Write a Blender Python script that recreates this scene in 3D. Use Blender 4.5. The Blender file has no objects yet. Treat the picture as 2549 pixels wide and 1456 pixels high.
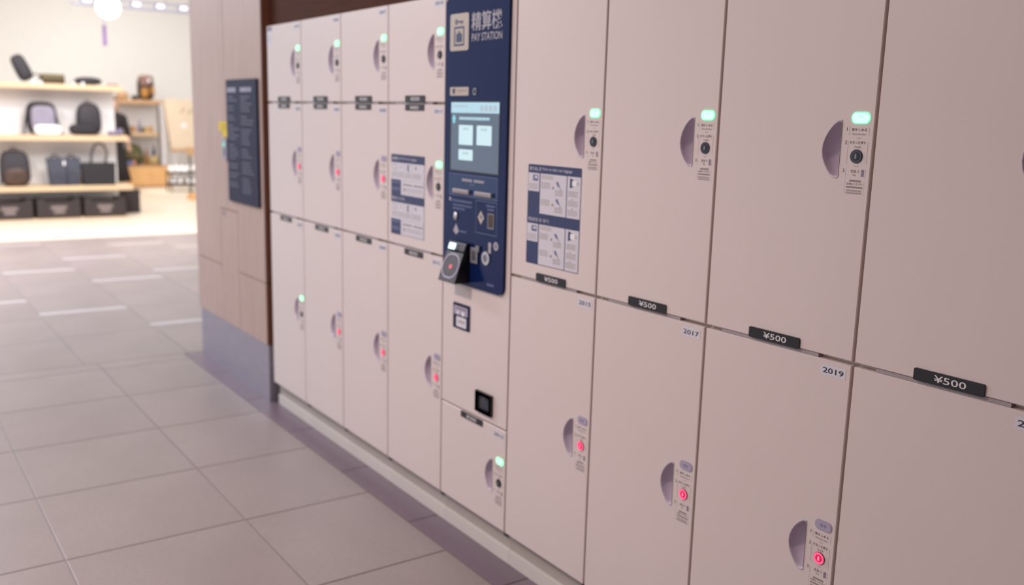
import bpy, bmesh, math, random
from mathutils import Vector, Matrix
random.seed(7)
scene = bpy.context.scene
COL = scene.collection

# ------------------------------------------------------------------ camera
IMG_W, IMG_H = 2549.0, 1456.0
F_PX, YAW, PITCH, ROLL = 2330.42, 0.957305, 0.184611, 0.026313
CAM = Vector((4.29166, -1.60725, 1.41992))
cam_d = bpy.data.cameras.new('camera')
cam_d.sensor_fit = 'HORIZONTAL'
cam_d.sensor_width = 36.0
cam_d.lens = F_PX / IMG_W * 36.0
cam_d.clip_start, cam_d.clip_end = 0.05, 100
cam_d.dof.use_dof = True
cam_d.dof.focus_distance = 1.78
cam_d.dof.aperture_fstop = 2.7
cam = bpy.data.objects.new('camera', cam_d)
COL.objects.link(cam)
fwd = Vector((-math.sin(YAW) * math.cos(PITCH), math.cos(YAW) * math.cos(PITCH), -math.sin(PITCH)))
rgt = Vector((math.cos(YAW), math.sin(YAW), 0))
upv = rgt.cross(fwd)
r2 = rgt * math.cos(ROLL) + upv * math.sin(ROLL)
u2 = upv * math.cos(ROLL) - rgt * math.sin(ROLL)
mw = Matrix.Identity(4)
for i in range(3):
    mw[i][0], mw[i][1], mw[i][2], mw[i][3] = r2[i], u2[i], -fwd[i], CAM[i]
cam.matrix_world = mw
scene.camera = cam

# ------------------------------------------------------------------ world, exposure, large lights
scene.view_settings.view_transform = 'Standard'
scene.view_settings.look = 'None'
scene.view_settings.exposure = 0.22
scene.view_settings.gamma = 1.0
scene.view_settings.use_curve_mapping = False
world = bpy.data.worlds.new('world')
scene.world = world
world.use_nodes = True
bg = world.node_tree.nodes['Background']
bg.inputs[0].default_value = (0.895, 0.93, 1.01, 1)
bg.inputs[1].default_value = 0.69


def area(name, loc, target, sx, sy, power, color):
    d = bpy.data.lights.new(name, 'AREA')
    d.shape = 'RECTANGLE'
    d.size, d.size_y = sx, sy
    d.energy = power
    d.color = color
    o = bpy.data.objects.new(name, d)
    COL.objects.link(o)
    o.location = loc
    o.rotation_euler = (Vector(target) - Vector(loc)).to_track_quat('-Z', 'Y').to_euler()
    return o


for lx, lz, p, c in ((1.85, 2.68, 46, (1.0, 0.80, 0.71)), (3.85, 2.68, 2, (1.0, 0.45, 0.25)), (-2.4, 3.4, 22, (0.50, 0.78, 1.0)), (-3.9, 3.4, 110, (0.88, 0.94, 1.0)), (-5.6, 3.4, 130, (0.98, 0.97, 1.0))):
    area('corridor_fill_downlight', (lx, -2.2, lz), (lx, -2.2, 0), 0.26, 0.26, p, c)  # unseen lamps; warm pair and cool one added to brighten and tint the lockers
area('shop_ceiling_light', (-7.0, 0.8, 3.4), (-8.9, 0.8, 0.9), 1.0, 4.0, 185, (1.0, 0.96, 0.94))
area('shop_ceiling_light', (-12.2, 2.2, 3.4), (-13.4, 2.2, 0.4), 1.4, 5.0, 100, (1.0, 0.97, 0.94))
sp = bpy.data.lights.new('shop_spot', 'SPOT')
sp.energy, sp.spot_size, sp.spot_blend, sp.shadow_soft_size = 260, math.radians(22), 0.4, 0.05
spo = bpy.data.objects.new('shop_spot', sp)
COL.objects.link(spo)
spo.location = (-10.9, 2.7, 3.3)
spo.rotation_euler = (Vector((-12.4, 3.05, 0.3)) - spo.location).to_track_quat('-Z', 'Y').to_euler()

# ------------------------------------------------------------------ materials
MATS = {}


def mat(name, rgb, rough=0.5, metal=0.0, noise=0.0, scale=8.0, bump=0.0, stretch=(1, 1, 1), spec=0.5, coat=0.0, rgb2=None, emit=None, estr=0.0, detail=4):
    if name in MATS:
        return MATS[name]
    m = bpy.data.materials.new(name)
    m.use_nodes = True
    nt = m.node_tree
    b = nt.nodes['Principled BSDF']
    b.inputs['Roughness'].default_value = rough
    b.inputs['Metallic'].default_value = metal
    b.inputs['Specular IOR Level'].default_value = spec
    b.inputs['Coat Weight'].default_value = coat
    c1 = tuple(rgb) + (1,)
    b.inputs['Base Color'].default_value = c1
    if noise > 0 or rgb2:
        tc = nt.nodes.new('ShaderNodeTexCoord')
        mp = nt.nodes.new('ShaderNodeMapping')
        mp.inputs['Scale'].default_value = stretch
        nz = nt.nodes.new('ShaderNodeTexNoise')
        nz.inputs['Scale'].default_value = scale
        nz.inputs['Detail'].default_value = detail
        rp = nt.nodes.new('ShaderNodeValToRGB')
        rp.color_ramp.elements[0].position = 0.3
        rp.color_ramp.elements[1].position = 0.7
        rp.color_ramp.elements[0].color = tuple(min(1, v * (1 - noise)) for v in rgb) + (1,)
        rp.color_ramp.elements[1].color = (tuple(rgb2) if rgb2 else tuple(min(1, v * (1 + noise)) for v in rgb)) + (1,)
        nt.links.new(tc.outputs['Object'], mp.inputs['Vector'])
        nt.links.new(mp.outputs['Vector'], nz.inputs['Vector'])
        nt.links.new(nz.outputs['Fac'], rp.inputs['Fac'])
        nt.links.new(rp.outputs['Color'], b.inputs['Base Color'])
        if bump > 0:
            bp = nt.nodes.new('ShaderNodeBump')
            bp.inputs['Strength'].default_value = bump
            bp.inputs['Distance'].default_value = 0.002
            nt.links.new(nz.outputs['Fac'], bp.inputs['Height'])
            nt.links.new(bp.outputs['Normal'], b.inputs['Normal'])
    if emit:
        b.inputs['Emission Color'].default_value = tuple(emit) + (1,)
        b.inputs['Emission Strength'].default_value = estr
    MATS[name] = m
    return m


def tile_material(name, rgb, amount, per_object):
    m = mat(name, rgb, rough=0.36, noise=amount, scale=2.2, bump=0.05, detail=8)
    nt = m.node_tree
    b = nt.nodes['Principled BSDF']
    src = b.inputs['Base Color'].links[0].from_socket
    oi = nt.nodes.new('ShaderNodeObjectInfo')
    mr = nt.nodes.new('ShaderNodeMapRange')
    mr.inputs['To Min'].default_value = 1 - per_object
    mr.inputs['To Max'].default_value = 1 + per_object
    fine = nt.nodes.new('ShaderNodeTexNoise')
    fine.inputs['Scale'].default_value = 60
    fm = nt.nodes.new('ShaderNodeMapRange')
    fm.inputs['To Min'].default_value = 0.9
    fm.inputs['To Max'].default_value = 1.1
    ml = nt.nodes.new('ShaderNodeMath')
    ml.operation = 'MULTIPLY'
    mx = nt.nodes.new('ShaderNodeVectorMath')
    mx.operation = 'SCALE'
    nt.links.new(oi.outputs['Random'], mr.inputs['Value'])
    tc = [n for n in nt.nodes if n.type == 'TEX_COORD'][0]
    nt.links.new(tc.outputs['Object'], fine.inputs['Vector'])
    nt.links.new(fine.outputs['Fac'], fm.inputs['Value'])
    nt.links.new(mr.outputs['Result'], ml.inputs[0])
    nt.links.new(fm.outputs['Result'], ml.inputs[1])
    nt.links.new(src, mx.inputs[0])
    nt.links.new(ml.outputs['Value'], mx.inputs['Scale'])
    nt.links.new(mx.outputs['Vector'], b.inputs['Base Color'])
    return m


DOORW = mat('cream enamelled steel', (0.725, 0.612, 0.588), rough=0.40, noise=0.012, scale=3)
BODYW = mat('cream cabinet steel', (0.60, 0.52, 0.46), rough=0.5, noise=0.02, scale=3)
PLINTH = mat('pale plinth steel', (0.66, 0.60, 0.56), rough=0.5, noise=0.03, scale=4)
BASEG = mat('shaded base steel', (0.42, 0.37, 0.34), rough=0.5, noise=0.04, scale=4)  # recess shade under the doors is mixed into this darker tone
CUP = mat('lavender grey plastic cup', (0.56, 0.48, 0.57), rough=0.22, noise=0.02, scale=10)
RAIL = mat('grey door rail', (0.36, 0.31, 0.32), rough=0.45, noise=0.05, scale=10)
DARK = mat('dark gap', (0.03, 0.025, 0.025), rough=0.8, noise=0.05)
LEDG = mat('lit green lens', (0.2, 0.3, 0.25), rough=0.3, noise=0.01, emit=(0.44, 1.0, 0.60), estr=1.2)
LEDE = mat('lit green lens edge', (0.2, 0.8, 0.4), rough=0.3, noise=0.01, emit=(0.13, 0.95, 0.36), estr=1.1)
LEDX = mat('green print on lens', (0.1, 0.5, 0.3), rough=0.4, noise=0.01, emit=(0.10, 0.75, 0.35), estr=0.7)
LEDO = mat('unlit lavender lens', (0.42, 0.37, 0.50), rough=0.3, noise=0.02)
LEDOX = mat('violet print on lens', (0.14, 0.10, 0.18), rough=0.5, noise=0.02)
BTND = mat('black lock button', (0.012, 0.012, 0.016), rough=0.3, noise=0.05)
BTNR = mat('gunmetal button ring', (0.07, 0.07, 0.09), rough=0.25, metal=0.6, noise=0.05)
BTNG = mat('grey button mark', (0.22, 0.22, 0.25), rough=0.3, noise=0.05)
REDR = mat('lit pink ring', (0.8, 0.1, 0.2), rough=0.3, noise=0.01, emit=(1.0, 0.075, 0.20), estr=0.95)
REDB = mat('lit red button', (0.5, 0.02, 0.06), rough=0.3, noise=0.01, emit=(0.45, 0.004, 0.03), estr=0.6)
REDC = mat('lit pink mark', (0.9, 0.2, 0.35), rough=0.3, noise=0.01, emit=(1.0, 0.16, 0.32), estr=1.0)
INK = mat('black print', (0.03, 0.025, 0.03), rough=0.6, noise=0.02)
INKG = mat('grey print', (0.28, 0.23, 0.23), rough=0.6, noise=0.02)
INKL = mat('faint grey print', (0.42, 0.36, 0.36), rough=0.6, noise=0.02)
CARDI = mat('violet grey print', (0.25, 0.20, 0.28), rough=0.6, noise=0.02)
LABELW = mat('white number sticker', (0.70, 0.66, 0.72), rough=0.45, noise=0.01)
LABELI = mat('navy number print', (0.02, 0.02, 0.05), rough=0.5, noise=0.02)
PRICE = mat('black price plate', (0.012, 0.010, 0.014), rough=0.35, noise=0.04)
PRICEW = mat('white price print', (0.75, 0.70, 0.72), rough=0.4, noise=0.01)
PAPER = mat('white poster film', (0.66, 0.62, 0.68), rough=0.35, noise=0.01)
NAVY = mat('navy poster ink', (0.025, 0.035, 0.12), rough=0.4, noise=0.03)
NAVYL = mat('light navy ink', (0.12, 0.14, 0.28), rough=0.4, noise=0.03)
PBLUE = mat('glossy dark blue panel', (0.005, 0.015, 0.080), spec=0.2, rough=0.13, noise=0.03, scale=3)
PBLUEL = mat('mid blue panel print', (0.009, 0.034, 0.12), rough=0.13, noise=0.03, scale=3)
PLINE = mat('blue grey outline print', (0.10, 0.13, 0.27), rough=0.3, noise=0.02)
PTEXT = mat('pale panel lettering', (0.40, 0.36, 0.40), rough=0.4, noise=0.02)
PCREAM = mat('cream pictogram plate', (0.50, 0.42, 0.36), rough=0.4, noise=0.02)
SCRB = mat('grey blue screen', (0.05, 0.06, 0.08), rough=0.25, noise=0.01, emit=(0.055, 0.080, 0.115), estr=1.0)
SCRH = mat('light blue screen bar', (0.1, 0.1, 0.1), rough=0.25, noise=0.01, emit=(0.32, 0.52, 0.62), estr=1.0)
SCRW = mat('pale screen button', (0.1, 0.1, 0.1), rough=0.25, noise=0.01, emit=(0.46, 0.64, 0.68), estr=1.0)
SCRT = mat('screen lettering', (0.1, 0.1, 0.1), rough=0.25, noise=0.01, emit=(0.30, 0.38, 0.44), estr=1.0)
SCRC = mat('cyan screen icon', (0.1, 0.1, 0.1), rough=0.25, noise=0.01, emit=(0.16, 0.50, 0.58), estr=1.0)
BLACKP = mat('black plastic', (0.012, 0.010, 0.012), rough=0.4, noise=0.1, scale=20)
CHAR = mat('charcoal reader face', (0.075, 0.07, 0.085), rough=0.35, noise=0.05, scale=20)
RGREY = mat('grey reader trim', (0.20, 0.19, 0.22), rough=0.35, noise=0.05, scale=20)
CHROME = mat('brushed chrome', (0.62, 0.60, 0.62), rough=0.25, metal=0.9, noise=0.05, scale=20)
RDISP = mat('lit reader display', (0.5, 0.8, 0.9), rough=0.3, noise=0.01, emit=(0.62, 0.93, 1.0), estr=1.5)
RRED = mat('lit red reader mark', (0.5, 0.1, 0.1), rough=0.3, noise=0.01, emit=(0.55, 0.07, 0.10), estr=0.8)
STEEL = mat('brushed steel kick plate', (0.36, 0.33, 0.40), rough=0.36, metal=0.55, noise=0.08, scale=6, stretch=(1, 1, 12))
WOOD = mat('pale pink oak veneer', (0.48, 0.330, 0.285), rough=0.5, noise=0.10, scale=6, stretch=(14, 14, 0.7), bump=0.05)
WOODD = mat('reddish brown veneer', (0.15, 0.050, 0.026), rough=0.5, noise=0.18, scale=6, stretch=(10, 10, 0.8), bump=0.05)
WOODH = mat('dark chocolate veneer', (0.075, 0.023, 0.011), spec=0.15, rough=0.8, noise=0.18, scale=6, stretch=(0.8, 10, 10), bump=0.05)
SEAM = mat('panel joint shadow gap', (0.30, 0.18, 0.14), rough=0.7, noise=0.05)
GROUT = mat('floor grout', (0.30, 0.255, 0.26), rough=0.7, noise=0.05)
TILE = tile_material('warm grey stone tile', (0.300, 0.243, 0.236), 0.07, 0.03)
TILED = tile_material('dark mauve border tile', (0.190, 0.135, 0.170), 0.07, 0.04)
INLAY = mat('pale inlay stone', (0.49, 0.435, 0.44), rough=0.4, noise=0.04, scale=4)
SIGNN = mat('navy notice board', (0.018, 0.022, 0.058), spec=0.15, rough=0.5, noise=0.06)
SIGNT = mat('grey notice lettering', (0.085, 0.085, 0.14), rough=0.5, noise=0.05)
SIGNH = mat('pale notice heading', (0.34, 0.33, 0.42), rough=0.5, noise=0.05)
YELLOW = mat('yellow plastic', (0.72, 0.50, 0.015), rough=0.45, noise=0.05)
YELLOWD = mat('darker yellow print', (0.60, 0.40, 0.005), rough=0.45, noise=0.05)
SWITCH = mat('grey switch plastic', (0.34, 0.33, 0.40), rough=0.45, noise=0.04)
# shop
SWALL = mat('white shop wall', (0.88, 0.86, 0.83), rough=0.7, noise=0.01)
SFLOOR = mat('pale cream shop floor', (0.86, 0.74, 0.60), rough=0.35, noise=0.03, scale=3, stretch=(1, 8, 1))
SPANEL = mat('white shelf panel', (0.84, 0.82, 0.82), rough=0.6, noise=0.01)
SBOARD = mat('pale maple board', (0.62, 0.44, 0.27), rough=0.5, noise=0.05, scale=5, stretch=(6, 1, 6))
SORANGE = mat('honey wood', (0.78, 0.45, 0.19), rough=0.5, noise=0.06, scale=5, stretch=(6, 1, 6))
STAN = mat('tan wood', (0.55, 0.33, 0.17), rough=0.5, noise=0.06, scale=5, stretch=(6, 1, 6))
FBLACK = mat('black bag fabric', (0.016, 0.013, 0.016), rough=0.75, noise=0.25, scale=25, bump=0.1)
FCHAR = mat('charcoal bag fabric', (0.030, 0.026, 0.032), rough=0.7, noise=0.25, scale=20, bump=0.1)
FNAVY = mat('slate navy bag fabric', (0.042, 0.045, 0.066), rough=0.7, noise=0.2, scale=15, bump=0.1)
FGREY = mat('lavender grey bag lining', (0.25, 0.22, 0.28), rough=0.7, noise=0.08, scale=15)
FWHITE = mat('white padded pocket', (0.85, 0.83, 0.85), rough=0.6, noise=0.02)
FOLIVE = mat('olive canvas', (0.06, 0.04, 0.015), rough=0.7, noise=0.2, scale=15)
FOLIVT = mat('pale olive canvas', (0.15, 0.12, 0.055), rough=0.7, noise=0.15, scale=15)
FBROWN = mat('dark brown leather', (0.06, 0.03, 0.02), rough=0.5, noise=0.3, scale=12)
FAMBER = mat('amber patch', (0.48, 0.22, 0.04), rough=0.6, noise=0.2, scale=15)
FPINK = mat('dusty pink brown canvas', (0.30, 0.17, 0.14), rough=0.6, noise=0.1, scale=15)
FGREEN = mat('moss green canvas', (0.09, 0.09, 0.03), rough=0.7, noise=0.25, scale=15)
FSAND = mat('sand canvas', (0.52, 0.37, 0.18), rough=0.7, noise=0.1, scale=15)
FBLUE = mat('blue cloth', (0.16, 0.18, 0.42), rough=0.7, noise=0.1, scale=15)
FCORAL = mat('coral cloth', (0.62, 0.27, 0.18), rough=0.7, noise=0.1, scale=15)
FPURP = mat('mauve pouch fabric', (0.18, 0.15, 0.24), rough=0.7, noise=0.1, scale=15)
FINDIGO = mat('indigo felt', (0.03, 0.03, 0.09), rough=0.7, noise=0.1, scale=15)
CRATE = mat('brown black crate', (0.030, 0.020, 0.019), rough=0.55, noise=0.1, scale=15)
CRLOGO = mat('grey crate print', (0.26, 0.20, 0.19), rough=0.6, noise=0.1, scale=30)
BOARDC = mat('cream leaning board', (0.70, 0.57, 0.42), rough=0.6, noise=0.02)
BOARDP = mat('tan print on board', (0.42, 0.31, 0.18), rough=0.6, noise=0.05)
POSTW = mat('white post', (0.72, 0.69, 0.72), rough=0.5, noise=0.02)
POSTD = mat('dark grey frame', (0.10, 0.09, 0.09), rough=0.5, noise=0.05)
SHOE = mat('white sneaker', (0.92, 0.90, 0.88), rough=0.4, noise=0.02)
VIOLET = mat('violet hanging sign', (0.20, 0.11, 0.28), rough=0.5, noise=0.03)
TRACK = mat('pale lighting track', (0.40, 0.40, 0.50), rough=0.4, noise=0.02)
GLOBE = mat('glowing white globe', (1, 1, 1), rough=0.4, noise=0.01, emit=(1, 0.98, 0.95), estr=2.2)
SPOT = mat('glowing spot lens', (1, 1, 1), rough=0.4, noise=0.01, emit=(0.98, 0.98, 1.0), estr=0.9)
SKIN = mat('skin', (0.62, 0.38, 0.27), rough=0.5, noise=0.04)
CLOTH = mat('black clothing', (0.016, 0.012, 0.013), rough=0.8, noise=0.15, scale=10)
HAIR = mat('black hair', (0.012, 0.010, 0.010), rough=0.5, noise=0.3, scale=40)

# ------------------------------------------------------------------ helpers


def link(name, me, parent=None, loc=(0, 0, 0), rot=(0, 0, 0)):
    o = bpy.data.objects.new(name, me)
    COL.objects.link(o)
    if parent:
        o.parent = parent
    o.location = loc
    o.rotation_euler = rot
    return o


def tag(o, label=None, cat=None, group=None, kind=None):
    if label:
        o['label'] = label
    if cat:
        o['category'] = cat
    if group:
        o['group'] = group
    if kind:
        o['kind'] = kind
    return o


def thing(name, label, cat, loc=(0, 0, 0), rot=(0, 0, 0), group=None):
    o = link(name, None, None, loc, rot)
    return tag(o, label, cat, group)


class MB:
    """collects shapes with per-face materials into one mesh"""

    def __init__(self):
        self.v, self.f, self.mi, self.sm, self.mats = [], [], [], [], []

    def slot(self, m):
        if m not in self.mats:
            self.mats.append(m)
        return self.mats.index(m)

    def add(self, verts, faces, m, smooth=False):
        o = len(self.v)
        k = self.slot(m)
        self.v += [tuple(q) for q in verts]
        for f in faces:
            self.f.append([i + o for i in f])
            self.mi.append(k)
            self.sm.append(smooth)
        return self

    def box(self, x0, x1, y0, y1, z0, z1, m, bev=0.0):
        if bev <= 0:
            v = [(x, y, z) for x in (x0, x1) for y in (y0, y1) for z in (z0, z1)]
            f = [(0, 1, 3, 2), (4, 6, 7, 5), (0, 4, 5, 1), (2, 3, 7, 6), (0, 2, 6, 4), (1, 5, 7, 3)]
            return self.add(v, f, m)
        bm = bmesh.new()
        bmesh.ops.create_cube(bm, size=1)
        for q in bm.verts:
            q.co = Vector(((x0 + x1) / 2 + q.co.x * (x1 - x0), (y0 + y1) / 2 + q.co.y * (y1 - y0), (z0 + z1) / 2 + q.co.z * (z1 - z0)))
        bmesh.ops.bevel(bm, geom=bm.edges[:], offset=bev, segments=2, affect='EDGES', profile=0.6)
        return self.bm(bm, m)

    def bm(self, bm, m, smooth=False, xf=None):
        bm.verts.index_update()
        vs = [(xf @ q.co) if xf else q.co.copy() for q in bm.verts]
        fs = [[q.index for q in f.verts] for f in bm.faces]
        bm.free()
        return self.add(vs, fs, m, smooth)

    def prism(self, pts, y0, y1, m, side=None):
        """polygon in (x,z), front at y0 (toward -Y), extruded back to y1"""
        n = len(pts)
        v = [(x, y0, z) for x, z in pts] + [(x, y1, z) for x, z in pts]
        self.add(v, [list(range(n))], m)
        self.add(v, [[i, i + n, (i + 1) % n + n, (i + 1) % n] for i in range(n)] + [list(range(2 * n - 1, n - 1, -1))], side or m)
        return self

    def tube(self, pts, r, m, seg=8, closed=False, radii=None):
        pts = [Vector(q) for q in pts]
        n = len(pts)
        rings = []
        nrm = None
        for i, q in enumerate(pts):
            if closed:
                t = pts[(i + 1) % n] - pts[i - 1]
            else:
                t = pts[min(i + 1, n - 1)] - pts[max(i - 1, 0)]
            t.normalize()
            if nrm is None:
                a = Vector((0, 0, 1)) if abs(t.z) < 0.9 else Vector((1, 0, 0))
                nrm = t.cross(a).normalized()
            nrm = (nrm - t * nrm.dot(t)).normalized()
            b = t.cross(nrm)
            rr = radii[i] if radii else r
            rings.append([q + (nrm * math.cos(k * 2 * math.pi / seg) + b * math.sin(k * 2 * math.pi / seg)) * rr for k in range(seg)])
        v = [q for rg in rings for q in rg]
        f = []
        for i in range(n if closed else n - 1):
            j = (i + 1) % n
            for k in range(seg):
                f.append((i * seg + k, i * seg + (k + 1) % seg, j * seg + (k + 1) % seg, j * seg + k))
        if not closed:
            f.append(list(range(seg))[::-1])
            f.append(list(range((n - 1) * seg, n * seg)))
        return self.add(v, f, m, True)

    def blob(self, c, s, m, e=2.6, nu=20, nv=12, taper=0.0, xf=None):
        """super-ellipsoid centred at c with half sizes s; taper widens the bottom"""
        def sp(a, p):
            return math.copysign(abs(a) ** p, a)
        p = 2.0 / e
        v, f = [], []
        for i in range(nv + 1):
            th = -math.pi / 2 + math.pi * i / nv
            for k in range(nu):
                ph = 2 * math.pi * k / nu
                x = sp(math.cos(th), p) * sp(math.cos(ph), p)
                y = sp(math.cos(th), p) * sp(math.sin(ph), p)
                z = sp(math.sin(th), p)
                g = 1 - taper * z
                q = Vector((c[0] + x * s[0] * g, c[1] + y * s[1] * g, c[2] + z * s[2]))
                v.append(xf @ q if xf else q)
        for i in range(nv):
            for k in range(nu):
                f.append((i * nu + k, i * nu + (k + 1) % nu, (i + 1) * nu + (k + 1) % nu, (i + 1) * nu + k))
        return self.add(v, f, m, True)

    def disc(self, u, v, r, m, y=0.0, y1=None, seg=24):
        pts = [(u + r * math.cos(2 * math.pi * k / seg), v + r * math.sin(2 * math.pi * k / seg)) for k in range(seg)]
        if y1 is None:
            return self.add([(a, y, b) for a, b in pts], [list(range(seg))], m)
        return self.prism(pts, y, y1, m)

    def ring(self, u, v, r0, r1, m, y=0.0, seg=24, sx=1.0):
        vs, fs = [], []
        for k in range(seg):
            c, s = math.cos(2 * math.pi * k / seg), math.sin(2 * math.pi * k / seg)
            vs += [(u + r0 * c * sx, y, v + r0 * s), (u + r1 * c * sx, y, v + r1 * s)]
        for k in range(seg):
            a, b = 2 * k, 2 * ((k + 1) % seg)
            fs.append((a, a + 1, b + 1, b))
        return self.add(vs, fs, m)

    # flat print in the x,z plane facing -Y; layer lifts it off the surface
    def rect(self, u0, u1, v0, v1, m, y=0.0):
        return self.add([(u0, y, v0), (u1, y, v0), (u1, y, v1), (u0, y, v1)], [(0, 1, 2, 3)], m)

    def poly(self, pts, m, y=0.0):
        return self.add([(a, y, b) for a, b in pts], [list(range(len(pts)))], m)

    def frame(self, u0, u1, v0, v1, t, m, y=0.0):
        self.rect(u0, u1, v0, v0 + t, m, y)
        self.rect(u0, u1, v1 - t, v1, m, y)
        self.rect(u0, u0 + t, v0 + t, v1 - t, m, y)
        self.rect(u1 - t, u1, v0 + t, v1 - t, m, y)
        return self

    def text(self, s, u, v, h, m, y=0.0, align='C', width=None, bold=0.0):
        """v is the vertical middle; h the cap height; width forces the total width"""
        vs, fs = text_mesh(s, bold)
        x0, x1 = min(a[0] for a in vs), max(a[0] for a in vs)
        y0, y1 = min(a[1] for a in vs), max(a[1] for a in vs)
        k = h / max(1e-6, (y1 - y0))
        kx = width / (x1 - x0) if width else k
        w = (x1 - x0) * kx
        off = u - w / 2 if align == 'C' else (u if align == 'L' else u - w)
        return self.add([(off + (a[0] - x0) * kx, y, v - h / 2 + (a[1] - y0) * k) for a in vs], fs, m)

    def mesh(self, name):
        me = bpy.data.meshes.new(name)
        me.from_pydata(self.v, [], self.f)
        for m in self.mats:
            me.materials.append(m)
        me.polygons.foreach_set('material_index', self.mi)
        me.polygons.foreach_set('use_smooth', self.sm)
        me.update()
        return me

    def build(self, name, parent=None, loc=(0, 0, 0), rot=(0, 0, 0)):
        return link(name, self.mesh(name), parent, loc, rot)


_TXT = {}


def text_mesh(s, bold=0.0):
    if (s, bold) in _TXT:
        return _TXT[(s, bold)]
    c = bpy.data.curves.new('lettering', 'FONT')
    c.body = s
    c.resolution_u = 2
    c.offset = bold
    o = bpy.data.objects.new('lettering', c)
    COL.objects.link(o)
    dg = bpy.context.evaluated_depsgraph_get()
    dg.update()
    me = o.evaluated_get(dg).to_mesh()
    r = ([tuple(q.co) for q in me.vertices], [list(f.vertices) for f in me.polygons])
    o.evaluated_get(dg).to_mesh_clear()
    bpy.data.objects.remove(o)
    bpy.data.curves.remove(c)
    _TXT[(s, bold)] = r
    return r


def rrect(u0, u1, v0, v1, r, seg=4):
    pts = []
    for cx, cz, a0 in ((u1 - r, v0 + r, -90), (u1 - r, v1 - r, 0), (u0 + r, v1 - r, 90), (u0 + r, v0 + r, 180)):
        for k in range(seg + 1):
            a = math.radians(a0 + 90 * k / seg)
            pts.append((cx + r * math.cos(a), cz + r * math.sin(a)))
    return pts


# ------------------------------------------------------------------ setting: floors
floor = MB().box(-6.75, 5.6, -4.2, 0.62, -0.06, -0.004, GROUT)
floor.box(-6.75, -1.3, 0.62, 4.2, -0.06, -0.004, GROUT)
floor = tag(floor.build('floor'), 'grey stone tiled corridor floor with a dark border strip', kind='structure')


def slab(w, d, m, t=0.012):
    b = MB().box(-w / 2, w / 2, -d / 2, d / 2, -t, 0, m, bev=0.0012)
    return b.mesh('tile')


_slabs = {}


def tile(name, x0, x1, y0, y1, m, gap=0.005, z=0.0):
    w, d = round(x1 - x0 - gap, 4), round(y1 - y0 - gap, 4)
    if w < 0.02 or d < 0.02:
        return
    k = (w, d, m.name)
    if k not in _slabs:
        _slabs[k] = slab(w, d, m)
    link(name, _slabs[k], floor, ((x0 + x1) / 2, (y0 + y1) / 2, z))


T = 0.575
XS = -1.215
# near field: aligned grid, then the dark border along the lockers
xs = [0.0775 + T * i for i in range(-2, 9)]
xs = [XS] + [x for x in xs if x > XS + 0.1]
ys = [-0.095, -0.575, -1.158, -1.735, -2.31, -2.885]
for j in range(len(ys) - 1):
    for i in range(len(xs) - 1):
        tile('floor_tile', xs[i], xs[i + 1], ys[j + 1], ys[j], TILE)
bx = [0.423 + 0.5605 * i for i in range(-3, 10)]
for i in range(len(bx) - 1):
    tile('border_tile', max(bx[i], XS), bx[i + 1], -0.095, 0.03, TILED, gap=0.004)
# far field: staggered courses with pale inlay strips
rows = [-2.94, -2.365, -1.79, -1.215, -0.64, -0.066, 0.507, 1.08, 1.655, 2.23, 2.80]
bars = {3: [-3.30, -5.2], 4: [-2.745, -4.65, -6.45], 5: [-2.08, -3.95, -5.28], 6: [-4.28, -6.09], 7: [-5.67], 2: [-4.2, -6.0], 8: [-4.9, -6.4]}
BW = 0.085
for j in range(len(rows) - 1):
    y0, y1 = rows[j], rows[j + 1]
    x = XS
    marks = sorted(bars.get(j, []), reverse=True)
    cuts = []
    for b in marks:
        cuts.append((b - BW / 2, b + BW / 2))
        tile('inlay_strip', b - BW / 2, b + BW / 2, y0, y1, INLAY, gap=0.004)
    hi = XS
    for lo_b, hi_b in cuts + [(-6.75, -6.75)]:
        span = hi - hi_b
        n = max(1, round(span / 0.62))
        for k in range(n):
            tile('floor_tile', hi - span * (k + 1) / n, hi - span * k / n, y0, y1, TILE, gap=0.004)
        hi = lo_b
fs = MB().box(-15.0, -6.75, -5.0, 9.0, -0.06, 0.0, SFLOOR)
tag(fs.build('floor_shop'), 'pale cream floor of the brightly lit shop', kind='structure')
wb = MB().box(-15.0, -14.6, -5.0, 9.0, 0.0, 4.2, SWALL)
tag(wb.build('wall_shop'), 'white back wall of the bright bag shop', kind='structure')

cs = MB().box(-15.0, -6.75, -5.0, 9.0, 3.6, 3.7, SWALL)
tag(cs.build('ceiling_shop'), 'white ceiling of the bag shop', kind='structure')

# ------------------------------------------------------------------ setting: wooden pier, header, walls around the lockers
PY = -0.007
pier = MB()
pier.box(-1.155, -0.062, PY + 0.012, 0.60, 0.285, 2.7, SEAM)
pier.box(-1.13, -0.065, PY + 0.012, 0.60, 0.0, 0.285, DARK)
pier = tag(pier.build('wall_pier'), 'pale oak panelled wall pier beside the lockers', kind='structure')
g = 0.0022
MB().prism([(-1.16, .595 + g), (-.7235 - g, .595 + g), (-.7235 - g, .905 + g), (-.603 - g, .905 + g), (-.603 - g, 2.7), (-1.16, 2.7)], PY, PY + 0.012, WOOD).build('wood_panel', pier)
MB().prism([(-.45 + g, .595 + g), (-.065, .595 + g), (-.065, 2.7), (-.603 + g, 2.7), (-.603 + g, .905 + g), (-.45 + g, .905 + g)], PY, PY + 0.012, WOOD).build('wood_panel', pier)
MB().box(-.7235 + g, -.45 - g, PY, PY + 0.012, .288, .905 - g, WOOD).build('wood_panel', pier)
MB().box(-1.16, -.7235 - g, PY, PY + 0.012, .288, .595 - g, WOOD).build('wood_panel', pier)
MB().box(-.45 + g, -.065, PY, PY + 0.012, .288, .595 - g, WOOD).build('wood_panel', pier)
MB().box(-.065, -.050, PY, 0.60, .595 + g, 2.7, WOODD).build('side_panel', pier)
MB().box(-.065, -.050, PY, 0.60, .288, .595 - g, WOODD).build('side_panel', pier)
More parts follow.
